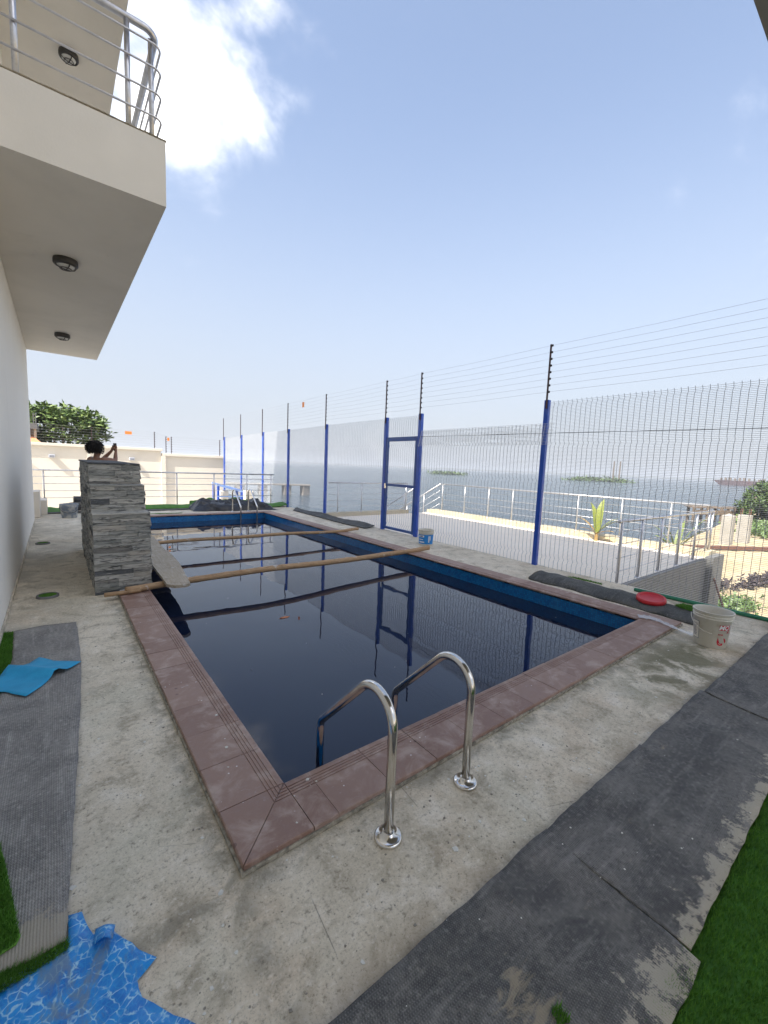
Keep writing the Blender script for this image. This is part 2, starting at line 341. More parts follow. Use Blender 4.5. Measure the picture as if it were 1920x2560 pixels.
def mat_stone():
    s = Sh('split_face_slate', 0.75, coord='World')
    r1 = s.mth('FRACT', s.mth('ADD', s.island(), s.objrand()))
    st = s.noise(5, 6, 0.65, 0.9, co=s.mapc(scale=(1.6, 1.6, 10)))
    c = s.ramp(r1, [(0.0, (0.24, 0.245, 0.225)), (0.35, (0.35, 0.345, 0.315)), (0.7, (0.46, 0.445, 0.405)), (0.86, (0.38, 0.35, 0.30)), (0.93, (0.09, 0.095, 0.10)), (1.0, (0.06, 0.065, 0.075))])
    c = s.mix(s.mth('MULTIPLY', s.rng(st, 0.50, 0.64), 0.85), c, (0.045, 0.048, 0.05))
    c = s.mix(s.mth('MULTIPLY', s.rng(st, 0.46, 0.30), 0.6), c, (0.52, 0.51, 0.47))
    s.col(c); s.bump(s.mth('ADD', st, s.mth('MULTIPLY', s.noise(70, 4), 0.3)), 0.7, 0.012)
    return s.m
def mat_wood(name, a, b_, dark, axis=(14, 1.2, 14)):
    s = Sh(name, 0.75)
    g = s.noise(6, 6, 0.65, 1.0, co=s.mapc(scale=axis)); c = s.mix(s.rng(g, 0.3, 0.7), a, b_)
    c = s.mix(s.mth('MULTIPLY', s.rng(s.noise(11, 5, 0.7), 0.52, 0.72), 0.6), c, dark)
    w = s.noise(8, 4, 0.6, co=s.mapc(loc=(4, 4, 4))); c = s.mix(s.mth('MULTIPLY', s.rng(w, 0.63, 0.68), 0.7), c, (0.62, 0.6, 0.55))
    s.col(c); s.bump(g, 0.35, 0.006); return s.m
def mat_metal(name, col, rough, scratch=0.1, metal=1.0):
    s = Sh(name, rough, metal); s.col(s.mix(s.rng(s.noise(9, 5, 0.7), 0.45, 0.75), col, tuple(q*0.72 for q in col)))
    s.rough(s.rng(s.noise(30, 4), 0.35, 0.7, rough, rough+scratch)); return s.m
def mat_plain(name, a, b_, rough=0.6, scale=6, bump=0.1, metal=0.0):
    s = Sh(name, rough, metal); n = s.noise(scale, 5, 0.62, 0.4); s.col(s.mix(s.rng(n, 0.3, 0.7), a, b_))
    if bump: s.bump(s.noise(scale*8, 4), bump, 0.004)
    return s.m
def mat_leaf(name, a, b_):
    s = Sh(name, 0.5); s.col(s.mix(s.island(), a, b_)); return s.m

CONC = mat_concrete()
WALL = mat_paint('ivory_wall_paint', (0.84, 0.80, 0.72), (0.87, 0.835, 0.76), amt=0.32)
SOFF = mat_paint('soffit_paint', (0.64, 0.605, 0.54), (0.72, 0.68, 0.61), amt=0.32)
FARW = mat_paint('cream_boundary_paint', (0.68, 0.62, 0.53), (0.72, 0.66, 0.57), amt=0.15)
TILE = mat_tile(); GROUT = mat_grout(); MOSA = mat_mosaic(); PWATER = mat_poolwater(); LAG = mat_lagoon()
BACKR = mat_backing('black_turf_backing', (0.075, 0.074, 0.072), (0.20, 0.19, 0.172), 'right')
BACKL = mat_backing('grey_turf_backing', (0.19, 0.18, 0.168), (0.32, 0.30, 0.27), 'left')
BACKM = mat_backing('mouldy_turf_backing', (0.05, 0.052, 0.05), (0.13, 0.13, 0.12), 'none')
TURF = mat_turf('artificial_turf', (0.060, 0.19, 0.014), (0.15, 0.35, 0.038))
TURFB = mat_turf('sunny_turf', (0.05, 0.15, 0.02), (0.10, 0.25, 0.04))
STONE = mat_stone()
CHROME = mat_metal('polished_stainless', (0.72, 0.69, 0.64), 0.10, 0.10)
STEEL = mat_metal('brushed_stainless', (0.62, 0.61, 0.62), 0.30, 0.12)
GALV = mat_plain('galvanised_wire', (0.62, 0.63, 0.65), (0.70, 0.71, 0.72), 0.5, 3, 0)
GALVD = mat_plain('dull_galvanised_wire', (0.20, 0.22, 0.27), (0.28, 0.30, 0.35), 0.5, 3, 0)
GALV.node_tree.nodes['Principled BSDF'].inputs['Metallic'].default_value = 0.2
def mat_chipped(name, a, b_):
    s = Sh(name, 0.38); c = s.mix(s.rng(s.noise(4, 5, 0.62, 0.4), 0.3, 0.7), a, b_)
    ch = s.noise(34, 5, 0.7, co=s.mapc(scale=(1, 1, 0.5))); c = s.mix(s.mth('MULTIPLY', s.rng(ch, 0.66, 0.70), 0.8), c, (0.42, 0.45, 0.50))
    du = s.rng(s.noise(3, 5, 0.7), 0.5, 0.75); c = s.mix(s.mth('MULTIPLY', du, 0.22), c, (0.30, 0.33, 0.42)); s.col(c); s.rough(s.rng(du, 0, 1, 0.32, 0.6)); return s.m
BLUE = mat_chipped('blue_gloss_paint', (0.010, 0.065, 0.40), (0.016, 0.085, 0.46))
GATEB = mat_chipped('worn_blue_paint', (0.010, 0.055, 0.26), (0.02, 0.085, 0.30))
ROD = mat_plain('maroon_rod_paint', (0.035, 0.012, 0.014), (0.06, 0.022, 0.022), 0.5, 9, 0)
BLACKP = mat_plain('black_plastic', (0.012, 0.012, 0.013), (0.02, 0.02, 0.021), 0.4, 8, 0)
WIREM = mat_plain('fence_wire', (0.30, 0.29, 0.30), (0.38, 0.36, 0.36), 0.5, 3, 0)
TERR = mat_plain('terrace_screed', (0.87, 0.76, 0.62), (0.91, 0.81, 0.67), 0.85, 1.3, 0.1)
RETW = mat_paint('grey_render', (0.135, 0.135, 0.132), (0.18, 0.18, 0.175), amt=0.35, dirt=(0.25, 0.25, 0.25))
KERB = mat_plain('cream_kerb', (0.46, 0.39, 0.25), (0.54, 0.46, 0.32), 0.8, 2, 0.1)
SAND = mat_plain('beach_sand', (0.36, 0.285, 0.165), (0.48, 0.39, 0.25), 0.95, 0.9, 0.4)
GROUND = mat_plain('dry_earth', (0.40, 0.36, 0.28), (0.50, 0.45, 0.36), 0.95, 0.5, 0.3)
COURT = mat_plain('court_paving', (0.42, 0.40, 0.37), (0.52, 0.50, 0.46), 0.9, 1.2, 0.15)
BAMB = mat_wood('bamboo', (0.36, 0.215, 0.11), (0.47, 0.315, 0.18), (0.17, 0.10, 0.05), (1.0, 10, 10))
PLANK = mat_wood('weathered_plank', (0.36, 0.29, 0.20), (0.50, 0.435, 0.34), (0.16, 0.125, 0.085), (10, 0.8, 10))
TARPB = mat_plain('black_sheeting', (0.012, 0.012, 0.014), (0.024, 0.024, 0.027), 0.32, 5, 0.2)


# ================================================================== SETTING
POOL = (0.80, 4.87, 1.70, 12.00)            # inner edge of the coping
OUT = (0.50, 5.17, 1.40, 12.30)             # outer edge of the coping
WATER_Z = -0.145
# lagoon, beach, ground
m = MB().grid(1, 1, lambda u, v: (-5000+10000*u, -5000+10000*v, -2.5)); struct(obj('lagoon', m, LAG))
shore = [(11.4, 3.2), (13.5, 5.2), (20, 7.2), (27, 8.9), (33, 8.9), (40, 9.6), (48, 10.6), (80, 15), (300, 36)]
m = MB(); top = []
for (x, y) in shore: top.append((x, y))
cols = []
for (x, y) in top:
    col = []
    for k, (dy, z) in enumerate(((1.6, -2.75), (0.5, -2.53), (-0.4, -2.38), (-1.6, -2.22), (-4.5, -2.16), (-9, -2.12), (-20, -2.1), (-60, -2.0))):
        col.append((x, y+dy*(1+x/120.0), z + (0.05*ns((x, y+dy, 0), 0.4) if k > 1 else 0)))
    cols.append(col)
m.add([p for c in cols for p in c], [(i*8+k, i*8+k+1, (i+1)*8+k+1, (i+1)*8+k) for i in range(len(cols)-1) for k in range(7)])
m.add([(6.3, 2.9, -2.2), (11.4, 2.9, -2.2), (11.4, -60, -2.0), (6.3, -60, -2.0)], [(0, 3, 2, 1)])
struct(obj('beach_sand', m, SAND, smooth=False))
m = MB().add([(-300, -200, -1.3), (6.2, -200, -1.3), (6.2, 60, -1.3), (12, 300, -1.3), (-300, 300, -1.3)], [(0, 1, 2, 3, 4)]); struct(obj('ground', m, GROUND))
m = MB().box(-12, 6.42, 14.62, 21.0, -2.6, -1.15); struct(obj('courtyard', m, COURT))

# pool deck: four slabs round the pool, butted
m = MB()
m.box(-0.41, 6.38, -4.0, OUT[2], -2.6, 0); m.box(-0.41, OUT[0], OUT[2], OUT[3], -2.6, 0); m.box(OUT[1], 6.38, OUT[2], OUT[3], -2.6, 0); m.box(-1.6, 6.38, OUT[3], 14.6, -2.6, 0)
deck = struct(obj('pool_deck', m, CONC))
# pool basin
x0, x1, y0, y1 = POOL[0]-0.012, POOL[1]+0.012, POOL[2]-0.012, POOL[3]+0.012
m = MB(); zb, zt = -1.7, 0.012
m.add([(x0,y0,zb),(x1,y0,zb),(x1,y1,zb),(x0,y1,zb),(x0,y0,zt),(x1,y0,zt),(x1,y1,zt),(x0,y1,zt)], [(0,1,2,3),(0,4,5,1),(1,5,6,2),(2,6,7,3),(3,7,4,0)])
struct(obj('pool_basin', m, MOSA))
m = MB().grid(1, 1, lambda u, v: (x0+(x1-x0)*u, y0+(y1-y0)*v, WATER_Z)); struct(obj('pool_water', m, PWATER))
# coping
m = MB(); a = OUT; b_ = (x0, x1, y0, y1); zz = 0.033; g = 0.006
g = 0.024; m.box(a[0]+g, a[1]-g, a[2]+g, b_[2], 0.001, zz); m.box(a[0]+g, b_[0], b_[2], b_[3], 0.001, zz); m.box(b_[1], a[1]-g, b_[2], b_[3], 0.001, zz); m.box(a[0]+g, a[1]-g, b_[3], a[3]-g, 0.001, zz)
coping = struct(obj('coping', m, GROUT))
m = MB(); e = 0.007; zz = 0.0205
m.box(a[0]-e, a[1]+e, a[2]-e, a[2]+0.02, 0.0005, zz); m.box(a[0]-e, a[0]+0.02, a[2]+0.0205, a[3]-0.0205, 0.0005, zz); m.box(a[1]-0.02, a[1]+e, a[2]+0.0205, a[3]-0.0205, 0.0005, zz); m.box(a[0]-e, a[1]+e, a[3]-0.02, a[3]+e, 0.0005, zz)
obj('mortar_bed', m, mat_plain('old_mortar', (0.16, 0.145, 0.115), (0.46, 0.415, 0.33), 0.95, 26, 0.6), coping, bevel=0.004)
def tile_profile(w):
    # (u, z): u = 0 at the pool side
    pr = [(0.0, 0.020), (-0.004, 0.023), (-0.005, 0.030), (-0.001, 0.038), (0.006, 0.041)]
    for gu in (0.030, 0.047, 0.064, 0.081):
        pr += [(gu, 0.041), (gu+0.001, 0.0375), (gu+0.005, 0.0375), (gu+0.006, 0.041)]
    pr += [(w-0.004, 0.041), (w, 0.037), (w, 0.020)]
    return pr
def tile_mesh(length, w=0.298, cut=None):
    pr = tile_profile(w); n = len(pr); h = length/2
    mb = MB(); mb.add([(u, -h, z) for u, z in pr]+[(u, h, z) for u, z in pr], [(k, k+1, n+k+1, n+k) for k in range(n-1)]+[(n-1, 0, n, 2*n-1), tuple(range(n-1, -1, -1)), tuple(range(n, 2*n))])
    me = mb.mesh('coping_tile', TILE)
    bm = bmesh.new(); bm.from_mesh(me)
    if cut:
        co, no = cut
        bmesh.ops.bisect_plane(bm, geom=bm.verts[:]+bm.edges[:]+bm.faces[:], plane_co=co, plane_no=no, clear_outer=True)
        bmesh.ops.holes_fill(bm, edges=[e for e in bm.edges if e.is_boundary])
    bmesh.ops.recalc_face_normals(bm, faces=bm.faces[:]); bm.to_mesh(me); bm.free()
    return me
TM = tile_mesh(0.2965)
def put_tile(me, x, y, rz):
    o = link('coping_tile', me, coping); o.location = (x+random.uniform(-.0012, .0012), y+random.uniform(-.0012, .0012), random.uniform(-.0008, .0012)); o.rotation_euler = (random.uniform(-.003, .003), random.uniform(-.003, .003), rz+random.uniform(-.003, .003))
def row(fix, lo, hi, first, rz, along, skip=None):
    edges = [lo]+([first] if first > lo+0.02 else []); q = edges[-1]
    while q+0.3 < hi-0.02: q += 0.3; edges.append(q)
    edges.append(hi)
    for p, q in zip(edges, edges[1:]):
        if skip and p < skip[1]-0.01 and q > skip[0]+0.01: continue
        me = TM if abs(q-p-0.3) < 0.005 else tile_mesh(q-p-0.0035)
        c = (p+q)/2
        put_tile(me, *( (fix, c) if along == 'y' else (c, fix)), rz)
row(POOL[0], POOL[2], POOL[3], POOL[2], math.pi, 'y', skip=(5.5, 8.2))
row(POOL[1], POOL[2], POOL[3], POOL[2], 0, 'y')
row(POOL[2], POOL[0], POOL[1], 0.922, -math.pi/2, 'x')
row(POOL[3], POOL[0], POOL[1], 0.922, math.pi/2, 'x')
# mitred corners: two triangular tiles each
d = 1/math.sqrt(2)
for (cx, cy, ra, rb) in ((POOL[0], POOL[2], math.pi, -math.pi/2), (POOL[1], POOL[2], 0, -math.pi/2), (POOL[0], POOL[3], math.pi, math.pi/2), (POOL[1], POOL[3], 0, math.pi/2)):
    for rz in (ra, rb):
        # tile local frame: u outward. The corner tile runs from the pool corner away along the edge direction
        ux = Vector((math.cos(rz), math.sin(rz))); vx = Vector((-math.sin(rz), math.cos(rz)))
        other = rb if rz == ra else ra
        oo = Vector((math.cos(other), math.sin(other)))          # direction the tile must extend along
        sgn = 1 if vx.dot(oo) > 0 else -1
        me = tile_mesh(0.297, cut=((0.0, -sgn*(0.1485+0.0045), 0), Vector((-1, sgn, 0)).normalized()))
        c = Vector((cx, cy))+vx*(sgn*0.1500)
        put_tile(me, c.x, c.y, rz)

# terrace beyond the fence, its kerb and stairs to the water
m = MB().box(6.39, 11.2, 2.75, 11.6, -3.0, -0.15); terr = struct(obj('terrace', m, TERR))
m = MB().box(11.203, 11.72, 2.70, 11.6, -3.0, -0.03); struct(obj('terrace_kerb', m, KERB))
m = MB().box(6.40, 10.95, 2.66, 2.747, -3.0, -0.135); m.box(10.953, 11.75, 2.55, 2.697, -3.0, -0.10); struct(obj('retaining_wall', m, RETW))
m = MB()
for k in range(12): m.box(10.3, 11.7, 11.603+k*0.30, 11.603+(k+1)*0.30, -3.0, -0.32-0.17*k)
struct(obj('water_stairs', m, TERR))
m = MB().box(6.42, 10.29, 11.603, 11.85, -3.0, -0.02); struct(obj('terrace_end_kerb', m, KERB))

# ================================================================== BUILDING
HB = 13.7
bld = thing('villa_building', 'ivory painted multi-storey villa wall with overhanging balconies left of the pool', 'building', (-4, 3, 0))
obj('wall', MB().box(-9, -0.41, -7, 12.17, -2, HB), WALL, bld)
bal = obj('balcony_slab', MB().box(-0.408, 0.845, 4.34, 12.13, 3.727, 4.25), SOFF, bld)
obj('screed_lip', MB().grid(60, 1, lambda u, v: (-0.408+1.262*u, 4.335-0.004*ns((u*9, 0, 1))+0.09*v, 4.252+0.010+0.006*ns((u*14, 0, 3))*(1-v))), CONC, bld)
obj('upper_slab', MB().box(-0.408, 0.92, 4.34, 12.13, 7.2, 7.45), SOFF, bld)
obj('porch_slab', MB().box(-0.408, 6.6, -2.2, 0.715, 3.72, 4.05), RETW, bld)
obj('skirting', MB().box(-0.408, -0.395, -4, 12.165, 0.001, 0.05), CONC, bld)
# balcony railing, one thing of steel
br = thing('balcony_railing', 'bent steel tube railing on the edge of the balcony', 'railing', (0.2, 4.4, 4.25))
yl, xr_ = 4.40, 0.80
obj('top_rail', MB().tube(fillet([(-0.40, yl, 5.10), (xr_, yl, 5.10), (xr_, 12.0, 5.10)], 0.10), 0.027, 12), STEEL, br, True)
for z in (4.43, 4.62, 4.81, 4.99):
    obj('horizontal_bar', MB().tube(fillet([(-0.40, yl-0.03, z), (xr_+0.03, yl-0.03, z), (xr_+0.03, 12.0, z)], 0.07), 0.0085, 8), STEEL, br, True)
for (x, y) in ((-0.13, yl), (0.58, yl), (0.765, 4.47), (xr_, 5.9), (xr_, 7.5), (xr_, 9.1), (xr_, 10.7)):
    obj('post', MB().tube([(x, y, 4.25), (x, y, 5.08)], 0.021, 10), STEEL, br, True)
obj('post', MB().tube([(-0.30, yl, 4.25), (-0.30, yl, 5.08)], 0.021, 10), STEEL, br, True)
# bulkhead lamps under the slabs
LAMPB = M('dark_lamp_housing', (0.03, 0.028, 0.026), 0.45); LAMPG = M('frosted_lamp_glass', (0.62, 0.62, 0.60), 0.35)
def bulkhead(loc, label):
    t = thing('ceiling_lamp', label, 'lamp', loc, 'bulkhead lamps under the balcony slabs', world=False)
    obj('housing', MB().lathe([(0.0, 0.0), (0.115, 0.0), (0.118, -0.02), (0.118, -0.055), (0.105, -0.07), (0.088, -0.072), (0.088, -0.05)], 28), LAMPB, t, True)
    obj('glass', MB().lathe([(0.088, -0.052), (0.082, -0.075), (0.05, -0.092), (0.0, -0.097)], 28), LAMPG, t, True)
    cg = MB()
    for an in (0.35, 0.35+math.pi/2):
        c_, s_ = math.cos(an), math.sin(an); cg.tube([(c_*q, s_*q, zq) for q, zq in ((-0.10, -0.072), (-0.085, -0.09), (-0.05, -0.103), (0, -0.108), (0.05, -0.103), (0.085, -0.09), (0.10, -0.072))], 0.006, 6)
    cg.tube([(0.055*math.cos(k*math.pi/12), 0.055*math.sin(k*math.pi/12), -0.101) for k in range(25)], 0.005, 6)
    obj('cage', cg, LAMPB, t, True)
bulkhead((0.17, 6.25, 3.727), 'round caged bulkhead lamp under the balcony slab, the nearer one')
bulkhead((0.185, 10.05, 3.727), 'round caged bulkhead lamp at the far end of the balcony slab')
bulkhead((0.35, 8.15, 7.2), 'round caged bulkhead lamp on the upper ceiling behind the balcony railing')

# ================================================================== STONE WATER FEATURE
pil = thing('stone_water_wall', 'stepped grey split-slate feature wall at the pool edge', 'stone wall', (0.57, 6.9, 0))
TI = [(0.325, 0.825, 5.475, 8.28, 0.0, 0.895), (0.325, 0.80, 5.675, 8.28, 0.895, 1.195), (0.325, 0.785, 5.88, 8.28, 1.195, 1.44)]
for k, (a0, a1, c0, c1, e0, e1) in enumerate(TI):
    obj('core_block', MB().box(a0, a1, c0, c1, e0+0.0, e1-0.004), STONE, pil)
    obj('cap_stone', MB().box(a0-0.035, a1+0.02, c0-0.04, (TI[k+1][2] if k < 2 else c1+0.02)-0.03*0, e1-0.003, e1+0.016), STONE, pil, bevel=0.004)
rv = random.Random(5)
stone_meshes = []
for q in range(10):
    mb = MB(); j = lambda s_: rv.uniform(-s_, s_)
    nx = 5; vs_ = []
    for i in range(nx):
        u = -0.5+i/(nx-1)
        vs_ += [(u, 0.5, -0.5), (u, -0.5+j(.16), -0.48+j(.03)), (u, -0.5+j(.16), 0.48+j(.03)), (u, 0.5, 0.5)]
    fs = []
    for i in range(nx-1):
        o_ = i*4; fs += [(o_, o_+1, o_+5, o_+4), (o_+1, o_+2, o_+6, o_+5), (o_+2, o_+3, o_+7, o_+6)]
    fs += [(3, 2, 1, 0), (16, 17, 18, 19)]
    mb.add(vs_, fs); stone_meshes.append((mb, mb.mesh('stone_strip', STONE)))
HS = (0.030, 0.040, 0.052, 0.064)
def strips(face):
    for (a0, a1, c0, c1, e0, e1) in TI:
        z = e0+0.002
        while z < e1-0.012:
            h = rv.choice(HS)
            if e1-z-h < 0.03: h = e1-z-0.001
            q, qe = (a0-0.03, a1+0.012) if face == 'front' else (c0-0.02, c1)
            while q < qe-0.01:
                ln = min(rv.uniform(0.14, 0.38) if face == 'front' else rv.uniform(0.24, 0.50), qe-q)
                if qe-q-ln < 0.07: ln = qe-q
                yield a0, a1, c0, q, ln, z, h, rv.uniform(0.026, 0.040) if face == 'front' else rv.uniform(0.020, 0.034)
                q += ln
            z += h
for (a0, a1, c0, x, ln, z, h, dp) in strips('front'):
    o = link('stone_strip', rv.choice(stone_meshes)[1], pil, (x+ln/2-0.57, c0-dp/2-6.9+0.003, z+h/2)); o.matrix_parent_inverse.identity(); o.scale = (ln-0.0015, dp, h-0.0015)
for (a0, a1, c0, y, ln, z, h, dp) in strips('left'):
    o = link('stone_strip', rv.choice(stone_meshes)[1], pil, (a0-dp/2+0.003-0.57, y+ln/2-6.9, z+h/2)); o.matrix_parent_inverse.identity(); o.scale = (ln-0.0015, dp, h-0.0015); o.rotation_euler = (0, 0, -math.pi/2)
m = MB()
for (a0, a1, c0, y, ln, z, h, dp) in strips('right'):
    src = rv.choice(stone_meshes)[0]
    m.add([(a1+(dp/2-0.002)-vy*dp, y+ln/2+vx*(ln-.0015), z+h/2+vz*(h-.0015)) for vx, vy, vz in src.v], src.f)
sd = obj('side_cladding', m, STONE, pil); sd['kind'] = 'stuff'

# ================================================================== FENCE
FX = 6.33
POSTS = [0.86, 3.88, 6.88, 8.09, 10.94, 13.50, 15.74, 18.13, 20.45]
ZT = [2.73, 2.72, 2.72, 2.71, 2.70, 2.67, 2.65, 2.62, 2.60]
BENDS = (2.655, 2.03, 1.41, 0.79, 0.17)
fence = thing('wire_mesh_fence', 'tall blue-posted security mesh fence along the sea side of the pool', 'fence', (FX, 8, 0))
def kink(z):
    o = 0
    for b0 in BENDS:
        d_ = abs(z-b0)
        if d_ < 0.045: o = 0.032*(1-d_/0.045)
    return o
def fpost(y, zt, w=0.075):
    p = obj('post', MB().box(FX-0.035, FX+0.035, y-w/2, y+w/2, -0.12, zt), BLUE, fence, bevel=0.004)
    zr0 = zt-0.14; zr1 = zt+0.86; xo = FX-0.052
    obj('electric_rod', MB().box(xo-0.011, xo+0.011, y-0.025, y-0.003, zr0, zr1), ROD, p)
    for k in range(8):
        z = zt+0.12+k*0.1025
        obj('insulator', MB().lathe([(0.006, -0.017), (0.017, -0.014), (0.019, 0), (0.017, 0.014), (0.006, 0.017)], 8, (xo-0.002, y-0.038, z)), BLACKP, p, True)
    return p
for y, zt in zip(POSTS, ZT): fpost(y, zt, 0.095 if y in (6.88, 8.09) else 0.075)
def mesh_bay(parent, ya, yb, zlo, zhi, zhi2=None, x=FX, pitch=0.0212, th=0.0052, vth=0.0062):
    zhi2 = zhi if zhi2 is None else zhi2
    v = MB(); h = MB(); n = max(2, round((yb-ya)/0.0762))
    zs = [zlo]+sorted(q for b0 in BENDS for q in (b0-0.045, b0, b0+0.045) if zlo+0.02 < q < zhi-0.02)+[zhi]
    for i in range(n+1):
        y = ya+(yb-ya)*i/n; dz = (zhi2-zhi)*i/n
        pts = [(x+kink(z), y, z+(dz if z > 0.5 else 0)) for z in zs]
        v.tube(pts, vth/2, 4, False)
    z = zlo+0.01
    while z < zhi-0.004:
        xo = x+kink(z)-0.004
        h.tube([(xo, ya, z), (xo, yb, z+(zhi2-zhi)*(1 if z > 0.5 else 0))], th/2, 4, False); z += pitch
    a_ = obj('vertical_wires', v, GALVD, parent); b2 = obj('horizontal_wires', h, GALV, parent)
    a_['kind'] = 'stuff'; b2['kind'] = 'stuff'
for k in range(len(POSTS)-1):
    ya, yb = POSTS[k]+0.03, POSTS[k+1]-0.03
    if k == 1: mesh_bay(fence, ya, yb, 0.0, 2.345)
    elif k == 2: mesh_bay(fence, ya, yb, 2.22, 2.695)
    else: mesh_bay(fence, ya, yb, -0.02 if k else -0.12, ZT[k]-0.02, ZT[k+1]-0.02)
mesh_bay(fence, -3.0, POSTS[0]-0.03, -0.1, 2.7)
# the folded-over top of the bay beside the gate
v = MB(); n = 38
for i in range(n+1):
    y = 3.80+(6.80-3.80)*i/n; v.tube([(FX+0.002, y, 2.345), (FX-0.05, y-0.018, 2.34), (FX-0.14, y-0.035, 2.0)], 0.0026, 4, False)
for i in range(15):
    u = i/14; v.tube([(FX-0.05-0.09*u, 3.70, 2.34-0.34*u), (FX-0.05-0.09*u, 6.80, 2.345-0.33*u)], 0.0021, 4, False)
fl = obj('folded_mesh_flap', v, GALV, fence); fl['kind'] = 'stuff'
# electric strands
for k in range(8):
    pts = []
    for i, (y, zt) in enumerate(zip(POSTS, ZT)):
        pts.append((FX-0.058, y-0.055, zt+0.12+k*0.1025))
        if i < len(POSTS)-1:
            ym = (y+POSTS[i+1])/2; pts.append((FX-0.058, ym, (zt+ZT[i+1])/2+0.12+k*0.1025-0.012))
    pts = [(FX-0.058, -3, ZT[0]+0.12+k*0.1025)]+pts
    obj('electric_wire', MB().tube(pts, 0.0015, 5), WIREM, fence)
obj('cable', MB().tube([(FX-0.02, -3, 2.13), (FX-0.02, 1.1, 2.15), (FX-0.02, 3.9, 2.19), (FX-0.02, 6.85, 2.22)], 0.004, 6), BLACKP, fence)
# gate
gate = thing('steel_gate', 'blue steel pedestrian gate with mesh panels in the fence', 'gate', (FX, 7.5, 0))
gy0, gy1 = 6.94, 8.03
for y in (gy0+0.03, gy1-0.03): obj('stile', MB().box(FX-0.03, FX+0.02, y-0.03, y+0.03, 0.03, 2.20), GATEB, gate, bevel=0.003)
for z, hh in ((2.17, 0.032), (1.11, 0.030), (0.07, 0.030)): obj('cross_bar', MB().box(FX-0.029, FX+0.019, gy0+0.0605, gy1-0.0605, z-hh, z+hh), GATEB, gate, bevel=0.003)
mesh_bay(gate, gy0+0.06, gy1-0.06, 0.10, 1.08); mesh_bay(gate, gy0+0.06, gy1-0.06, 1.14, 2.14)
obj('lock_box', MB().box(FX-0.055, FX-0.031, gy1-0.055, gy1-0.005, 1.02, 1.14), CHROME, gate, bevel=0.004)
obj('header_bar', MB().box(FX-0.025, FX+0.025, gy0, gy1, 2.205, 2.235), GATEB, gate)
# warning plates on the wires
ORANGE = M('orange_plate', (0.75, 0.24, 0.05), 0.5)
tag(obj('warning_plate', MB().box(FX-0.066, FX-0.061, 12.28, 12.41, 3.30, 3.46), ORANGE), 'small orange warning plate hung on the electric wires above the fence', 'sign', 'orange warning plates')

# ================================================================== RAILINGS
def rail(name, label, pts_top, posts, base_z, h, bars, mat=STEEL, r=0.022, group='steel tube railings', rp=0.019, rb=0.007, ball=False):
    t = thing(name, label, 'railing', (posts[0][0], posts[0][1], base_z), group)
    obj('top_rail', MB().tube([Vector(p)+Vector((0, 0, h)) for p in pts_top], r, 12), mat, t, True)
    for p in posts:
        z = p[2] if len(p) > 2 else base_z
        obj('post', MB().tube([(p[0], p[1], z), (p[0], p[1], z+h)], rp, 10), mat, t, True)
        obj('foot_plate', MB().lathe([(0, 0.012), (0.035, 0.012), (0.042, 0.0), (0.042, -0.01)], 14, (p[0], p[1], z)), mat, t, True)
    for bz in bars: obj('horizontal_bar', MB().tube([Vector(p)+Vector((0, 0, bz)) for p in pts_top], rb, 8), mat, t, True)
    if ball:
        q = Vector(pts_top[0])+Vector((0, 0, h)); obj('end_cap', MB().lathe([(0.0, -0.035), (0.025, -0.025), (0.035, 0), (0.025, 0.025), (0.0, 0.035)], 12, q), mat, t, True)
    return t
rail('far_railing', 'steel railing across the far end of the pool deck', [(-0.55, 14.3, 0), (6.15, 14.3, 0)], [(x, 14.3) for x in (-0.26, 0.83, 1.90, 2.97, 4.09, 5.18, 6.05)], 0, 1.08, (0.34, 0.53, 0.72, 0.91), rb=0.009)
rail('terrace_railing', 'shaded steel railing on top of the grey retaining wall, ball at its end', [(6.83, 2.80, -0.15), (11.58, 2.80, -0.15)], [(x, 2.80) for x in (6.93, 7.72, 8.60, 9.55, 10.5, 11.30, 11.55)], -0.15, 1.0, (0.20, 0.42, 0.64, 0.84), ball=True, r=0.024, rp=0.024, rb=0.007)
WHITES = mat_metal('sunlit_stainless', (0.58, 0.57, 0.57), 0.35, 0.1, 0.7)
rail('kerb_railing', 'bright steel railing along the cream kerb at the water side of the terrace', [(11.5, 2.85, -0.03), (11.5, 11.2, -0.03)], [(11.5, y) for y in (3.6, 4.7, 5.86, 6.95, 8.0, 8.95, 10.0, 11.1)], -0.03, 1.0, (0.22, 0.42, 0.62, 0.82), mat=WHITES, r=0.023, rb=0.007, rp=0.017)
rail('stair_railing', 'steel railing sloping down the water stairs, the one nearer the sea', [(11.5, 11.22, -0.03), (11.5, 15.2, -2.10)], [(11.5, 12.1, -0.49), (11.5, 13.1, -1.01), (11.5, 14.1, -1.53), (11.5, 15.0, -2.0)], -0.1, 1.0, (0.25, 0.5, 0.75), mat=WHITES)
rail('stair_railing', 'steel railing sloping down the water stairs, the one nearer the fence', [(10.3, 11.2, -0.1), (10.3, 15.2, -2.18)], [(10.3, 11.9, -0.46), (10.3, 12.9, -0.98), (10.3, 13.9, -1.5), (10.3, 14.9, -2.02)], -0.1, 0.98, (0.25, 0.5, 0.75))
rail('terrace_end_railing', 'steel railing across the far end of the terrace behind the gate', [(6.9, 11.7, -0.02), (10.28, 11.7, -0.02)], [(x, 11.7) for x in (7.25, 8.2, 9.2, 10.2)], -0.02, 0.97, (0.2, 0.4, 0.6, 0.8))

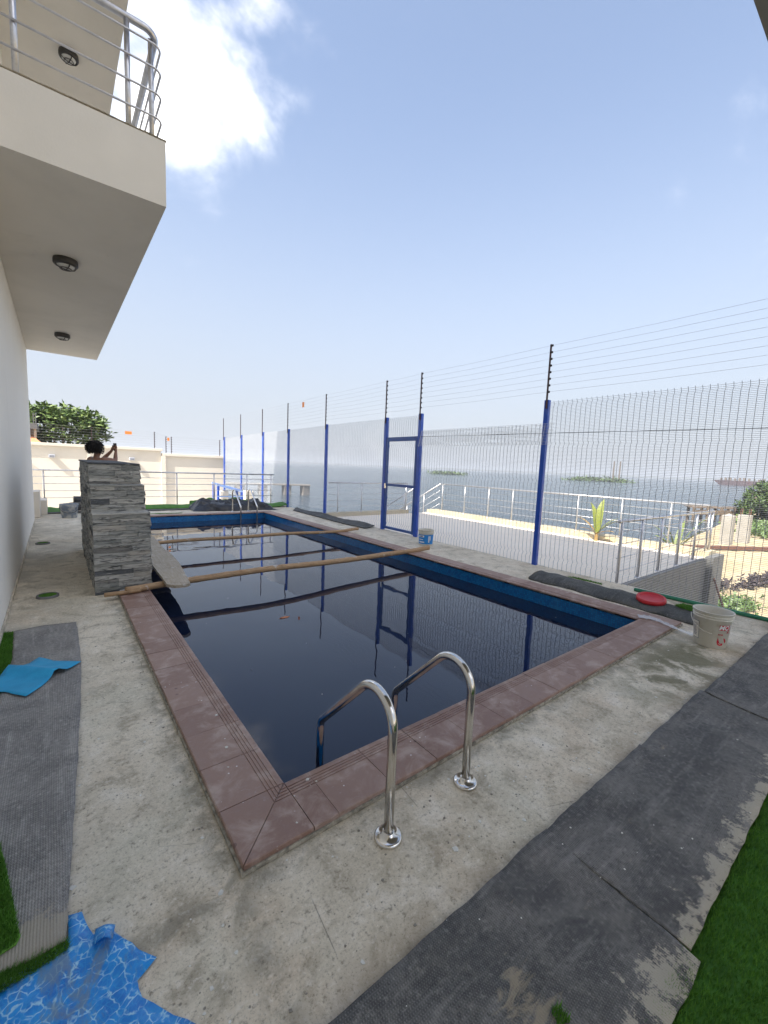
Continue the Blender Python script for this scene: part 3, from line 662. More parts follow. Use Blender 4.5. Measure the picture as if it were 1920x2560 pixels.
# pool grab rails
def grab(x, label, ys, zs=1.0, far=False):
    # profile in the plane x = const: foot on the deck, arc, slope, down into the water
    t = thing('grab_rail', label, 'pool ladder rail', (x, ys[0], 0), 'polished pool grab rails')
    pts = [(x, ys[0], 0.0), (x, ys[0], 0.785*zs), (x, ys[1], 0.215*zs), (x, ys[1]+(ys[1]-ys[0])*0.02, -1.1)]
    obj('tube', MB().tube(fillet(pts, [0.128*zs, 0.07], 14), 0.0205, 20), CHROME, t, True)
    obj('flange', MB().lathe([(0.0205, 0.030), (0.026, 0.028), (0.030, 0.014), (0.052, 0.012), (0.059, 0.007), (0.060, 0.0), (0.060, -0.004)], 32, (x, ys[0], 0.004)), CHROME, t, True)
grab(1.048, 'chrome grab rail at the near pool corner, the left one', (1.215, 1.795))
grab(1.555, 'chrome grab rail at the near pool edge, the right one', (1.235, 1.800))
grab(4.14, 'chrome grab rail at the far pool edge, the left one', (12.62, 11.90), 1.05)
grab(4.62, 'chrome grab rail at the far pool corner, the right one', (12.62, 11.90), 1.05)

# ================================================================== FAR SIDE
fw = thing('boundary_wall', 'sunlit cream boundary wall with white cap beyond the far railing', 'wall', (1, 21, -1.2))
obj('wall', MB().box(-9, 3.72, 21.0, 21.22, -2.2, 1.80), FARW, fw)
obj('cap', MB().box(-9, 3.78, 20.90, 21.32, 1.803, 1.915), FARW, fw, bevel=0.01)
obj('wall', MB().box(3.9, 6.5, 21.0, 21.22, -2.2, 1.60), FARW, fw)
obj('cap', MB().box(3.78, 6.5, 20.90, 21.32, 1.603, 1.715), FARW, fw, bevel=0.01)
obj('pilaster', MB().box(3.725, 3.897, 20.9, 21.25, -2.2, 1.60), FARW, fw)
obj('pilaster', MB().box(1.02, 1.14, 20.955, 20.998, -2.2, 1.80), FARW, fw)
LAMPW = M('pale_lamp_case', (0.55, 0.56, 0.60), 0.4); LAMPD = M('lamp_lens', (0.25, 0.26, 0.30), 0.3)
for x, lb in ((-0.10, 'small grey box lamp on the cream boundary wall, the left one'), (2.59, 'small grey box lamp on the cream boundary wall, the right one')):
    t = thing('wall_lamp', lb, 'lamp', (x, 21, 1.41), 'box lamps on the boundary wall')
    obj('case', MB().box(x-0.10, x+0.10, 20.86, 20.997, 1.35, 1.475), LAMPW, t, bevel=0.008); obj('lens', MB().box(x-0.07, x+0.07, 20.845, 20.859, 1.375, 1.44), LAMPD, t)
wf = thing('wall_top_electric_fence', 'dark electric fence rods and wires on top of the boundary wall', 'fence', (1.2, 21.1, 1.9))
RX = [(-1.6, 1.915, 2.65), (1.21, 1.915, 2.65), (3.49, 1.915, 2.63), (3.95, 1.715, 2.47), (4.17, 1.715, 2.47), (6.3, 1.715, 2.47)]
for (x, za, zb_) in RX:
    p = obj('rod', MB().box(x-0.012, x+0.012, 21.09, 21.114, za, zb_), ROD, wf)
    for k in range(7): obj('insulator', MB().lathe([(0.006, -0.02), (0.024, 0), (0.006, 0.02)], 8, (x+0.02, 21.09, za+0.1+k*(zb_-za-0.12)/6)), BLACKP, p)
for k in range(7): obj('wire', MB().tube([(x, 21.08, za+0.1+k*(zb_-za-0.12)/6) for (x, za, zb_) in RX], 0.0032, 4), WIREM, wf)
tag(obj('warning_plate', MB().box(2.38, 2.63, 21.06, 21.067, 2.45, 2.58), ORANGE), 'orange warning plate on the wires above the boundary wall, right of the tree', 'sign', 'orange warning plates')
tag(obj('warning_plate', MB().box(4.00, 4.09, 21.06, 21.067, 2.28, 2.42), ORANGE), 'tiny orange warning plate between two rods on the boundary wall', 'sign', 'orange warning plates')

# ---- things beyond the far railing
st = thing('entrance_steps', 'white rendered steps beside the villa corner beyond the grey bucket', 'steps', (-0.9, 13.4, 0))
for k, (xa, xb, ya, yb, h) in enumerate(((-1.55, -0.32, 12.75, 13.35, 0.62), (-1.55, -0.20, 13.352, 13.95, 0.36))): obj('step', MB().box(xa, xb, ya, yb, 0.002, h), FARW, st, bevel=0.01)
obj('sloped_parapet', MB().add([(-1.6, 16.5, -1.2), (-0.35, 16.5, -1.2), (-0.35, 16.5, 1.0), (-1.6, 16.5, 2.2), (-1.6, 16.65, -1.2), (-0.35, 16.65, -1.2), (-0.35, 16.65, 1.0), (-1.6, 16.65, 2.2)], [(0,1,2,3),(7,6,5,4),(0,4,5,1),(1,5,6,2),(2,6,7,3),(3,7,4,0)]), FARW, st)
bf = thing('blue_steel_frame', 'blue painted steel frame sloping down beside pale blocks behind the far railing', 'steel frame', (5.6, 17, -1.1))
LBLUE = mat_plain('faded_blue_paint', (0.18, 0.30, 0.62), (0.30, 0.42, 0.72), 0.5, 5, 0.05)
obj('sloping_beam', MB().bar((4.95, 17.0, 0.56), (6.2, 17.0, 0.22), 0.06, 0.07), LBLUE, bf); obj('sloping_beam', MB().bar((4.95, 17.6, 0.60), (6.2, 17.6, 0.26), 0.06, 0.07), LBLUE, bf)
obj('panel', MB().add([(5.1, 17.03, 0.49), (6.15, 17.03, 0.20), (6.15, 17.57, 0.24), (5.1, 17.57, 0.53)], [(0, 1, 2, 3)]), LBLUE, bf)
for x in (5.02, 5.95): obj('leg', MB().box(x-0.04, x+0.04, 16.96, 17.04, -1.15, 0.50 if x < 5.5 else 0.26), BLUE, bf); obj('leg', MB().box(x-0.04, x+0.04, 17.56, 17.64, -1.15, 0.54 if x < 5.5 else 0.30), BLUE, bf)
obj('low_rail', MB().bar((4.98, 16.9, 0.10), (6.2, 16.9, 0.10), 0.04, 0.04), LBLUE, bf)
for (x0_, x1_, ya, yb, zt_, lb) in ((5.12, 5.45, 17.1, 17.5, 0.30, 'pale concrete block under the blue steel frame'), (5.98, 6.28, 16.6, 16.95, 0.33, 'pale concrete block at the right end of the blue steel frame')):
    tag(obj('concrete_block', MB().box(x0_, x1_, ya, yb, -1.148, zt_), FARW, bevel=0.015), lb, 'block', 'pale blocks by the blue frame')

# neighbour house and tree beyond the boundary wall
hs = thing('neighbour_house', 'part of a neighbouring house with orange awning left of the tree', 'house', (-2.2, 26, -1.3))
BROWN = mat_plain('brown_render', (0.16, 0.09, 0.06), (0.24, 0.14, 0.09), 0.8, 4, 0.1)
obj('wall', MB().box(-6, -0.85, 26.3, 31, -1.3, 2.62), BROWN, hs); obj('balcony_slab', MB().box(-6, -0.62, 25.8, 31, 2.625, 2.86), RETW, hs)
obj('awning', MB().add([(-4, 25.2, 1.92), (-0.42, 25.2, 1.92), (-0.85, 26.29, 2.35), (-4, 26.29, 2.35), (-4, 25.2, 1.87), (-0.42, 25.2, 1.87), (-0.85, 26.29, 2.30), (-4, 26.29, 2.30)], [(0,1,2,3),(7,6,5,4),(0,4,5,1),(1,5,6,2),(2,6,7,3),(3,7,4,0)]), M('orange_awning', (0.62, 0.25, 0.12), 0.7), hs)
for x in (-0.66, -0.74, -1.3, -2.0): obj('rail_post', MB().box(x-0.02, x+0.02, 25.84, 25.88, 2.86, 3.35), RETW, hs)
for x in (-0.95, -0.70): obj('timber_post', MB().box(x-0.05, x+0.05, 25.9, 26.0, -1.3, 2.62), PLANK, hs)

def leaf_crown(mb, centre, rad, nclump, nleaf, size, rs, flat=0.6, shell=0.55, wide=0.5):
    for _ in range(nclump):
        while True:
            p = Vector((rs.uniform(-1, 1), rs.uniform(-1, 1), rs.uniform(-1, 1)))
            if shell < p.length < 1: break
        q = Vector((centre[0]+p.x*rad[0], centre[1]+p.y*rad[1], centre[2]+p.z*rad[2]))
        if ns(q, 0.9) < -0.22: continue
        for _k in range(nleaf):
            d_ = Vector((rs.gauss(0, 1), rs.gauss(0, 1), rs.gauss(0.25, flat))).normalized(); sz = size*rs.uniform(0.6, 1.3)
            b0 = q+d_*sz*0.12; sd = d_.cross(Vector((rs.gauss(0, .4), rs.gauss(0, .4), 1))).normalized()*sz*wide*0.5; nn = sd.cross(d_).normalized()*sz*0.10
            tip = b0+d_*sz-nn; mid = b0+d_*sz*0.55
            mb.add([b0, mid-sd+nn*0, tip, mid+sd, mid+nn], [(0, 1, 4), (1, 2, 4), (2, 3, 4), (3, 0, 4)])
rs = random.Random(3)
tr = thing('almond_tree', 'broad green tree with large upright leaves behind the boundary wall', 'tree', (0.4, 31, -1.3))
BARK = mat_wood('tree_bark', (0.10, 0.075, 0.055), (0.17, 0.13, 0.10), (0.05, 0.04, 0.03), (8, 8, 1.5))
LEAF = mat_leaf('almond_leaf', (0.040, 0.085, 0.016), (0.16, 0.22, 0.055))
mb = MB(); mb.tube([(0.45, 31, -1.3), (0.42, 31, 0.4), (0.40, 31, 1.75)], [0.24, 0.19, 0.16], 9)
for (ex, ey, ez) in ((-1.6, 31.2, 3.0), (-0.4, 30.4, 3.5), (0.9, 31.5, 3.7), (1.9, 30.6, 2.9), (2.6, 31.2, 2.5), (-0.9, 31.9, 3.3), (0.4, 30.2, 3.1), (-2.4, 31, 2.6)):
    mxx = (0.4+ex)/2; mb.tube([(0.40, 31, 1.70), (mxx*0.9+0.04, (31+ey)/2, 2.05+0.15*abs(ex)*0.3), (ex, ey, ez)], [0.09, 0.055, 0.02], 6)
obj('trunk', mb, BARK, tr, True)
mb = MB()
leaf_crown(mb, (0.35, 31, 3.15), (2.45, 2.2, 1.05), 560, 9, 0.36, rs, 0.5, 0.35)
leaf_crown(mb, (2.0, 30.8, 2.75), (0.85, 1.0, 0.5), 90, 9, 0.27, rs, 0.5, 0.2)
leaf_crown(mb, (-1.9, 31, 3.2), (1.2, 1.4, 0.9), 160, 9, 0.30, rs, 0.5, 0.2)
cr = obj('crown', mb, LEAF, tr); cr['kind'] = 'stuff'

# jetty, blocks in the water
dk = thing('timber_jetty', 'long low timber jetty on stubby piles in the lagoon seen through the far fence', 'jetty', (20, 49.6, -2.5))
A_, B_ = Vector((14.0, 51.7, -1.25)), Vector((25.5, 48.0, -1.25))
GREYW = mat_wood('grey_jetty_wood', (0.20, 0.18, 0.16), (0.28, 0.25, 0.22), (0.10, 0.09, 0.08))
obj('deck_board', MB().bar(A_, B_, 1.2, 0.16), GREYW, dk)
for u in (0.08, 0.3, 0.52, 0.76, 0.95):
    q = A_.lerp(B_, u); obj('pile', MB().box(q.x-0.45, q.x+0.45, q.y-0.45, q.y+0.45, -3.2, -1.34), GREYW, dk)

# ---- beach side
PIER = mat_plain('raw_column_concrete', (0.30, 0.28, 0.245), (0.38, 0.355, 0.32), 0.9, 2, 0.2)
RUST = mat_plain('rusty_rebar', (0.14, 0.06, 0.035), (0.22, 0.10, 0.06), 0.8, 8, 0)
for (x, y, lb, w) in ((31.0, 6.75, 'unfinished concrete column stub on the beach, the left one without visible bars', 0.27), (33.0, 6.40, 'unfinished concrete column stub on the beach with starter bars on top', 0.30)):
    t = thing('concrete_column', lb, 'column', (x, y, -2.25), 'column stubs on the beach')
    mb = MB().box(x-w, x+w, y-w, y+w, -2.5, -0.50)
    if 'without' in lb: mb.add([(x-w, y-w, -0.5), (x+w, y-w, -0.5), (x+w, y+w, -0.5), (x-w, y+w, -0.5), (x, y, -0.38)], [(0, 1, 4), (1, 2, 4), (2, 3, 4), (3, 0, 4)])
    obj('shaft', mb, PIER, t)
    if 'bars' in lb and 'without' not in lb:
        for (dx, dy) in ((-.2, -.2), (.2, -.2), (.2, .2), (-.2, .2)): obj('starter_bar', MB().tube([(x+dx, y+dy, -0.52), (x+dx, y+dy, -0.12)], 0.02, 6), RUST, t)
tag(obj('timber_beam', MB().bar((24.5, 9.0, -2.1), (30.5, 4.6, -2.05), 0.25, 0.16), M('red_brown_timber', (0.13, 0.06, 0.042), 0.8)), 'long reddish beam lying across the sand behind the columns', 'beam')
BUSHL = mat_leaf('mangrove_leaf', (0.025, 0.055, 0.012), (0.10, 0.15, 0.035))
bt = thing('shore_tree', 'large bushy green tree at the water edge right of the columns', 'tree', (52, 8, -2.2))
mb = MB()
for (ex, ey, ez) in ((49.5, 9.4, 0.5), (51, 8.5, 1.6), (53, 7.2, 1.8), (52, 6, 1.0), (54, 9, 1.0)): mb.tube([(52, 8, -2.4), ((52+ex)/2, (8+ey)/2, (ez-2.4)/2+0.2), (ex, ey, ez)], [0.28, 0.16, 0.05], 6)
obj('trunk', mb, BARK, bt, True)
mb = MB(); leaf_crown(mb, (52.5, 7.2, 0.0), (4.0, 3.3, 1.9), 900, 7, 0.42, rs, 0.9, 0.45); leaf_crown(mb, (50.5, 8.6, -0.7), (2.6, 2.0, 1.5), 420, 7, 0.40, rs, 0.9, 0.3)
cr = obj('crown', mb, BUSHL, bt); cr['kind'] = 'stuff'
# creeping green plants on the sand
mb = MB()
for _ in range(1500):
    x = rs.uniform(36, 50); y = 5.0+(x-36)*0.18+rs.gauss(0, 0.9); z = -2.15; sz = rs.uniform(0.15, 0.32); an = rs.uniform(0, 6.28); c_, s_ = math.cos(an)*sz, math.sin(an)*sz
    mb.add([(x, y, z), (x+c_-s_*.4, y+s_+c_*.4, z+rs.uniform(.1, .5)), (x+c_*1.6, y+s_*1.6, z+rs.uniform(.1, .4)), (x+c_+s_*.4, y+s_-c_*.4, z+rs.uniform(.1, .5))], [(0, 1, 2, 3)])
VINE = mat_leaf('beach_vine_leaf', (0.05, 0.085, 0.018), (0.12, 0.19, 0.05))
struct(obj('ground_cover', mb, VINE), 'low green creeping plants on the sand by the shore tree', 'stuff')
mb = MB()
for _ in range(360):
    x = 15.8+rs.gauss(0, 0.7); y = 3.1+rs.gauss(0, 0.28); z = -2.2; sz = rs.uniform(0.06, 0.16); an = rs.uniform(0, 6.28); c_, s_ = math.cos(an)*sz, math.sin(an)*sz
    mb.add([(x, y, z), (x+c_-s_*.3, y+s_+c_*.3, z+rs.uniform(.05, .2)), (x+c_*1.6, y+s_*1.6, z+rs.uniform(.05, .2)), (x+c_+s_*.3, y+s_-c_*.3, z+rs.uniform(.05, .2))], [(0, 1, 2, 3)])
struct(obj('weeds', mb, VINE), 'patch of green weeds on the sand below the retaining wall', 'stuff')
DARKL = mat_leaf('purple_hedge_leaf', (0.035, 0.025, 0.03), (0.08, 0.06, 0.06))
for k, (x, y) in enumerate(((17.6, 4.0), (18.3, 3.75), (19.0, 3.45), (19.8, 3.2), (20.6, 2.95))):
    t = thing('dark_shrub', ['small dark shrub on the sand nearest the retaining wall', 'small dark shrub on the sand, second from the retaining wall', 'small dark shrub on the sand, third from the retaining wall', 'small dark shrub on the sand, fourth from the retaining wall', 'small dark shrub on the sand farthest from the retaining wall'][k], 'shrub', (x, y, -2.2), 'row of dark shrubs')
    obj('stem', MB().tube([(x, y, -2.3), (x, y, -1.95)], 0.03, 5), BARK, t)
    mb = MB(); leaf_crown(mb, (x, y, -1.98), (0.40, 0.36, 0.20), 50, 6, 0.13, rs, 0.8, 0.2); o = obj('foliage', mb, DARKL, t); o['kind'] = 'stuff'
# young palms
YPAL = mat_leaf('yellow_palm_leaf', (0.26, 0.25, 0.04), (0.16, 0.22, 0.04)); GPAL = mat_leaf('green_palm_leaf', (0.09, 0.13, 0.03), (0.20, 0.24, 0.06)); OPAL = mat_leaf('dry_palm_leaf', (0.34, 0.19, 0.06), (0.32, 0.22, 0.07))
def palm(name, label, x, y, z0, fr, scale=1.0):
    t = thing(name, label, 'palm', (x, y, z0), 'young palms by the terrace')
    obj('stem', MB().tube([(x, y, z0), (x, y, z0+0.22*scale)], [0.045*scale, 0.03*scale], 7), OPAL, t)
    for (az, el, ln, wd, mat) in fr:
        mb = MB(); az, el = R(az), R(el); pts = []
        for i in range(9):
            u = i/8; e = el-0.75*u*u; pts.append((u, e))
        p = Vector((x, y, z0+0.18*scale)); dirh = Vector((math.cos(az), math.sin(az), 0)); sd = Vector((-math.sin(az), math.cos(az), 0)); prev = None; rows_ = []
        for i, (u, e) in enumerate(pts):
            w_ = wd*scale*math.sin(math.pi*min(1, 0.12+0.88*u))**0.7*(1-0.15*u); w_ = max(w_, 0.006)
            rows_.append((p.copy(), w_)); p = p+(dirh*math.cos(e)+Vector((0, 0, 1))*math.sin(e))*(ln*scale/8)
        vs_ = []
        for (q, w_) in rows_: vs_ += [q+sd*w_+Vector((0, 0, 0.3*w_)), q, q-sd*w_+Vector((0, 0, 0.3*w_))]
        mb.add(vs_, [f for i in range(8) for f in ((i*3, i*3+1, i*3+4, i*3+3), (i*3+1, i*3+2, i*3+5, i*3+4))])
        obj('frond', mb, mat, t)
palm('young_palm', 'young palm with broad yellow upright fronds beside the kerb', 11.0, 5.05, -0.15, ((0, 86, 0.95, 0.11, YPAL), (70, 82, 0.85, 0.10, YPAL), (100, 50, 0.65, 0.07, OPAL), (-80, 48, 0.7, 0.08, GPAL), (-100, 25, 0.5, 0.06, OPAL), (150, 30, 0.5, 0.05, OPAL), (-60, 55, 0.65, 0.06, YPAL)))
palm('young_palm', 'young palm with green arching fronds standing on the sand behind the railing', 23.5, 7.0, -2.2, ((-70, 65, 2.6, 0.18, GPAL), (-100, 55, 2.0, 0.15, GPAL), (100, 60, 1.7, 0.14, GPAL), (70, 40, 1.4, 0.12, YPAL), (0, 70, 1.8, 0.15, GPAL), (-110, 25, 1.2, 0.12, OPAL), (130, 75, 1.6, 0.12, GPAL)), 1.0)
# old wooden jetty, wreck-like, left of the shore tree
jt = thing('old_jetty', 'dark broken wooden jetty reaching into the water left of the shore tree', 'jetty', (49, 11, -2.5))
DKW = mat_wood('dark_jetty_wood', (0.10, 0.075, 0.055), (0.20, 0.15, 0.11), (0.05, 0.04, 0.03))
for k in range(11):
    u = k/10; obj('plank', MB().bar((47.0+u*4.6, 13.0-u*3.2, -1.15+0.07*rs.random()), (48.3+u*4.6, 13.9-u*3.2, -1.10+0.07*rs.random()), 0.42, 0.08), DKW, jt)
for u in (0, 0.25, 0.5, 0.75, 1.0):
    for dx in (0, 1.1): obj('pile', MB().tube([(47.1+u*4.5+dx, 12.9-u*3.1+dx*0.7, -3.0), (47.1+u*4.5+dx, 12.9-u*3.1+dx*0.7, -0.95-0.2*rs.random())], 0.13, 7), DKW, jt)
obj('side_board', MB().bar((47.0, 12.9, -1.55), (51.6, 9.7, -1.45), 0.1, 0.45), DKW, jt)
# barge and far vegetation
bg_ = thing('barge', 'long dark red cargo barge lying on the lagoon near the horizon at right', 'barge', (442, 70, -2.5))
REDH = mat_plain('dark_red_hull', (0.05, 0.022, 0.026), (0.08, 0.03, 0.034), 0.6, 0.1, 0)
def hull(xc, ya, yb, z0, z1, w):
    return MB().add([(xc-w, ya-5, z0), (xc-w, yb, z0), (xc+w, yb, z0), (xc+w, ya-5, z0), (xc-w, ya, z1), (xc-w, yb, z1), (xc+w, yb, z1), (xc+w, ya, z1)], [(0, 1, 2, 3), (7, 6, 5, 4), (0, 4, 5, 1), (1, 5, 6, 2), (2, 6, 7, 3), (3, 7, 4, 0)])
obj('hull', hull(446, 109, -20, -2.6, 1.6, 9), REDH, bg_)
obj('deckhouse', MB().box(440, 452, -18, -4, 1.6, 9), REDH, bg_)
for k in range(22):
    y = 104-k*3.0; obj('deck_gear', MB().box(438.5, 440.5, y-0.7, y+rs.uniform(-.2, 1.2), 1.6, 2.6+rs.uniform(0, 1.6)), DKW, bg_)
obj('mast', MB().box(445.7, 446.3, -8.3, -7.7, 9, 22), DKW, bg_)
def islet(label, pts, hgt, sz, n):
    o_ = MB(); (xa, ya), (xb, yb) = pts
    for _ in range(n):
        u = rs.random(); q = Vector((xa+(xb-xa)*u+rs.gauss(0, 2), ya+(yb-ya)*u+rs.gauss(0, 2), -2.4+abs(rs.gauss(0, 0.5))*hgt*math.sin(math.pi*u)**0.6))
        leaf_crown(o_, q, (sz, sz, sz*0.5), 1, 5, sz, rs, 0.7, 0.0)
    return struct(obj('floating_vegetation', o_, VINE), label, 'stuff')
islet('low green floating vegetation on the lagoon right of the gate', ((209, 213), (226, 199)), 1.7, 1.5, 240)
islet('longer green floating vegetation on the lagoon in front of the twin posts', ((262, 142), (281, 112)), 2.0, 1.6, 380)
for dx, lb in ((0, 'thin dark post rising from the lagoon vegetation, the left of two'), (3.2, 'thin dark post rising from the lagoon vegetation, the right of two')):
    tag(obj('marker_post', MB().tube([(275+dx*0.3, 119.5-dx, -3), (275+dx*0.3, 119.5-dx, 5), (275+dx*0.3, 119.5-dx, 10.5)], [0.42, 0.4, 0.36], 8), DKW), lb, 'post', 'posts in the lagoon')
mb = MB()
for k in range(130):
    an = R(12+k*0.62); rr = 2600+160*ns((k*0.13, 2, 0)); h = 5+7*abs(ns((k*0.21, 0, 0)))+3*rs.random()
    a2 = R(12+(k+1)*0.62); p0 = Vector((math.sin(an)*rr, math.cos(an)*rr, -3)); p1 = Vector((math.sin(a2)*rr, math.cos(a2)*rr, -3)); ou = Vector((math.sin(an), math.cos(an), 0))*60
    mb.add([p0, p1, p1+ou, p0+ou, p0+Vector((0, 0, h)), p1+Vector((0, 0, h)), p1+ou+Vector((0, 0, h)), p0+ou+Vector((0, 0, h))], [(0,1,5,4),(1,2,6,5),(2,3,7,6),(3,0,4,7),(4,5,6,7)])
struct(obj('far_shore', mb, mat_leaf('far_shore_green', (0.10, 0.13, 0.10), (0.14, 0.16, 0.13))), 'thin hazy strip of land along the horizon', 'stuff')

# ================================================================== LOOSE THINGS
def wob_path(a, b, n, amp, seed, sag=0.0):
    a, b = Vector(a), Vector(b); pts = []
    for i in range(n+1):
        u = i/n; p = a.lerp(b, u); k = math.sin(math.pi*u)
        p += Vector((0, ns((u*3.1, seed, 0))*amp*2, ns((u*2.7, 0, seed))*amp))*min(1, 4*k); p.z -= sag*k; pts.append(p)
    return pts
def bamboo(name, label, a, b, r0, r1, seed, sag):
    t = thing(name, label, 'pole', a, 'poles laid across the pool')
    n = 96; pts = wob_path(a, b, n, 0.045, seed, sag); rr = []
    for i in range(n+1):
        u = i/n; r = r0+(r1-r0)*u; ph = (u*13.0) % 1.0; dn = min(ph, 1-ph); rr.append(r*(1+0.13*math.exp(-(dn/0.05)**2))+0.001*ns((u*30, seed, 1)))
    obj('culm', MB().tube(pts, rr, 14), BAMB, t, True)
    return t, pts
p1, pts1 = bamboo('bamboo_pole', 'thicker bamboo pole across the pool, nearer to the camera', (0.56, 5.215, 0.083), (5.40, 5.50, 0.083), 0.037, 0.042, 1.3, -0.004)
# its split end, open on the upper side
o = obj('split_end', MB().grid(10, 6, lambda u, v: (0.36+0.34*u, 5.195+0.016*u+0.036*math.cos(math.pi*(0.05+1.0*v)), 0.083-0.036*math.sin(math.pi*(0.02+1.0*v)))), BAMB, p1, True); o.modifiers.new('thick', 'SOLIDIFY').thickness = 0.008
p2, pts2 = bamboo('bamboo_pole', 'thinner bamboo pole across the pool, farther from the camera', (0.86, 7.88, 0.075), (5.50, 7.96, 0.078), 0.030, 0.033, 4.7, 0.0)
def plank(label, outline, z0, z1, th, seed):
    bm = bmesh.new(); vs_ = [bm.verts.new((x, y, 0)) for x, y in outline]; f = bm.faces.new(vs_)
    me = bpy.data.meshes.new('plank'); y_lo = min(y for x, y in outline); y_hi = max(y for x, y in outline)
    bmesh.ops.subdivide_edges(bm, edges=bm.edges[:], cuts=7, use_grid_fill=False)
    bmesh.ops.triangulate(bm, faces=bm.faces[:])
    bot = bmesh.ops.duplicate(bm, geom=bm.verts[:]+bm.edges[:]+bm.faces[:])
    bvs = [g for g in bot['geom'] if isinstance(g, bmesh.types.BMVert)]
    bvset = set(bvs)
    for v in bm.verts:
        u = (v.co.y-y_lo)/(y_hi-y_lo); j = ns((v.co.x*9, v.co.y*9, seed))*0.008
        v.co.z = z0+(z1-z0)*u-(th if v in bvset else 0); v.co.x += j; v.co.y += ns((v.co.x*7, v.co.y*11, seed+3))*0.010
    e1 = [e for e in bm.edges if e.is_boundary and e.verts[0] not in bvset]; e2 = [e for e in bm.edges if e.is_boundary and e.verts[0] in bvset]
    bmesh.ops.bridge_loops(bm, edges=e1+e2); bmesh.ops.recalc_face_normals(bm, faces=bm.faces[:])
    bm.to_mesh(me); bm.free(); me.materials.append(PLANK); o_ = link('plank', me)
    return tag(o_, label, 'plank', 'planks beside the stone wall')
plank('worn plank with chipped end resting on the nearer bamboo pole', [(0.955, 6.62), (1.03, 6.84), (1.27, 6.70), (1.255, 6.0), (1.15, 4.93), (1.10, 4.885), (0.99, 4.90), (0.925, 4.99), (0.935, 5.6)], 0.160, 0.172, 0.034, 1.0)
plank('plaster-stained plank resting on the farther bamboo pole', [(1.03, 6.60), (1.05, 8.34), (1.22, 8.42), (1.33, 8.30), (1.27, 6.58)], 0.130, 0.140, 0.030, 6.0)

def sheet(name, outline, mat, z, th=0.008, sub=3, amp=0.004, seed=0, extra=None, parent=None):
    """flat thick sheet from an outline, gently uneven"""
    bm = bmesh.new(); vs_ = [bm.verts.new((x, y, 0)) for x, y in outline]; bm.faces.new(vs_)
    bmesh.ops.triangulate(bm, faces=bm.faces[:])
    for _ in range(sub):
        long_e = [e for e in bm.edges if e.calc_length() > 0.06]
        if not long_e: break
        bmesh.ops.subdivide_edges(bm, edges=long_e, cuts=1); bmesh.ops.triangulate(bm, faces=[f for f in bm.faces if len(f.verts) > 3])
    for v in bm.verts:
        v.co.z = z+amp*(ns((v.co.x*5, v.co.y*5, seed))+0.5*ns((v.co.x*14, v.co.y*14, seed+2)))
        if v.is_boundary:
            v.co.x += ns((v.co.x*13, v.co.y*13, seed+4))*0.006; v.co.y += ns((v.co.x*12, v.co.y*15, seed+7))*0.006
        if extra: v.co.z += extra(v.co.x, v.co.y)
    me = bpy.data.meshes.new(name)
    bmesh.ops.recalc_face_normals(bm, faces=bm.faces[:])
    if sum(f.normal.z for f in bm.faces) < 0: bmesh.ops.reverse_faces(bm, faces=bm.faces[:])
    bm.to_mesh(me); bm.free(); me.materials.append(mat); me.polygons.foreach_set('use_smooth', [True]*len(me.polygons))
    o_ = link(name, me, parent); so = o_.modifiers.new('thick', 'SOLIDIFY'); so.thickness = th; so.offset = 1
    return o_
def blades(name, poly, n, h, parent, mat, z=0.004, seed=1, lean=0.5, w=0.0016):
    rb = random.Random(seed); mb = MB(); xs = [p[0] for p in poly]; ys = [p[1] for p in poly]
    def inside(x, y):
        c = False; j = len(poly)-1
        for i in range(len(poly)):
            (xi, yi), (xj, yj) = poly[i], poly[j]
            if (yi > y) != (yj > y) and x < (xj-xi)*(y-yi)/(yj-yi)+xi: c = not c
            j = i
        return c
    k = 0
    while k < n:
        x, y = rb.uniform(min(xs), max(xs)), rb.uniform(min(ys), max(ys))
        if not inside(x, y): continue
        k += 1; an = rb.uniform(0, 6.283); hh = h*rb.uniform(0.6, 1.15); lx = (rb.gauss(0, 1)*0.6+0.35)*lean*hh; ly = (rb.gauss(0, 1)*0.6-0.2)*lean*hh; c_, s_ = math.cos(an)*w, math.sin(an)*w
        zz_ = z(x, y) if callable(z) else z
        mb.v += [(x-c_, y-s_, zz_), (x+c_, y+s_, zz_), (x+lx, y+ly, zz_+hh)]; q = len(mb.v); mb.f.append((q-3, q-2, q-1))
    o_ = obj(name, mb, mat, parent); o_['kind'] = 'stuff'; return o_

# right: strip of upside-down turf in four lengths, and the turf laid beside it
def matr(label, xa, xb, ya0, ya1, z, seed, slant=(0, 0)):
    n = max(3, int((xb-xa)/0.06)); top = []; low = []
    for i in range(n+1):
        u = i/n; x = xa+(xb-xa)*u; top.append((x+slant[1], ya1+0.006*ns((x*3, 1, seed)))); low.append((x+slant[0], ya0+0.010*ns((x*5, 7, seed))+0.004*ns((x*21, 3, seed))))
    rim = lambda x, y: 0.010*max(0, 1-abs(y-ya1+0.02)/0.05)+0.011*ns((x*2.0, y*3, seed+1))+0.006*ns((x*6, y*3, seed+5))
    o_ = sheet('turf_mat', low+top[::-1], BACKR, z, 0.007, 4, 0.0025, seed, rim)
    return tag(o_, label, 'mat', 'upside-down turf mats')
matr('black upside-down turf mat length nearest the camera, torn with bare patches', -0.6, 1.60, 0.265, 0.832, 0.010, 2.0, (-0.03, 0.02))
matr('black upside-down turf mat length with ragged pale edge, second from the camera', 1.585, 2.565, 0.298, 0.830, 0.017, 5.0, (0.0, 0.02))
matr('black upside-down turf mat length, third from the camera', 2.555, 3.62, 0.300, 0.826, 0.010, 8.0, (-0.02, 0.02))
matr('bluish black turf mat length farthest from the camera beside the white bucket', 3.60, 6.28, 0.300, 0.800, 0.017, 9.0, (-0.03, 0.03))
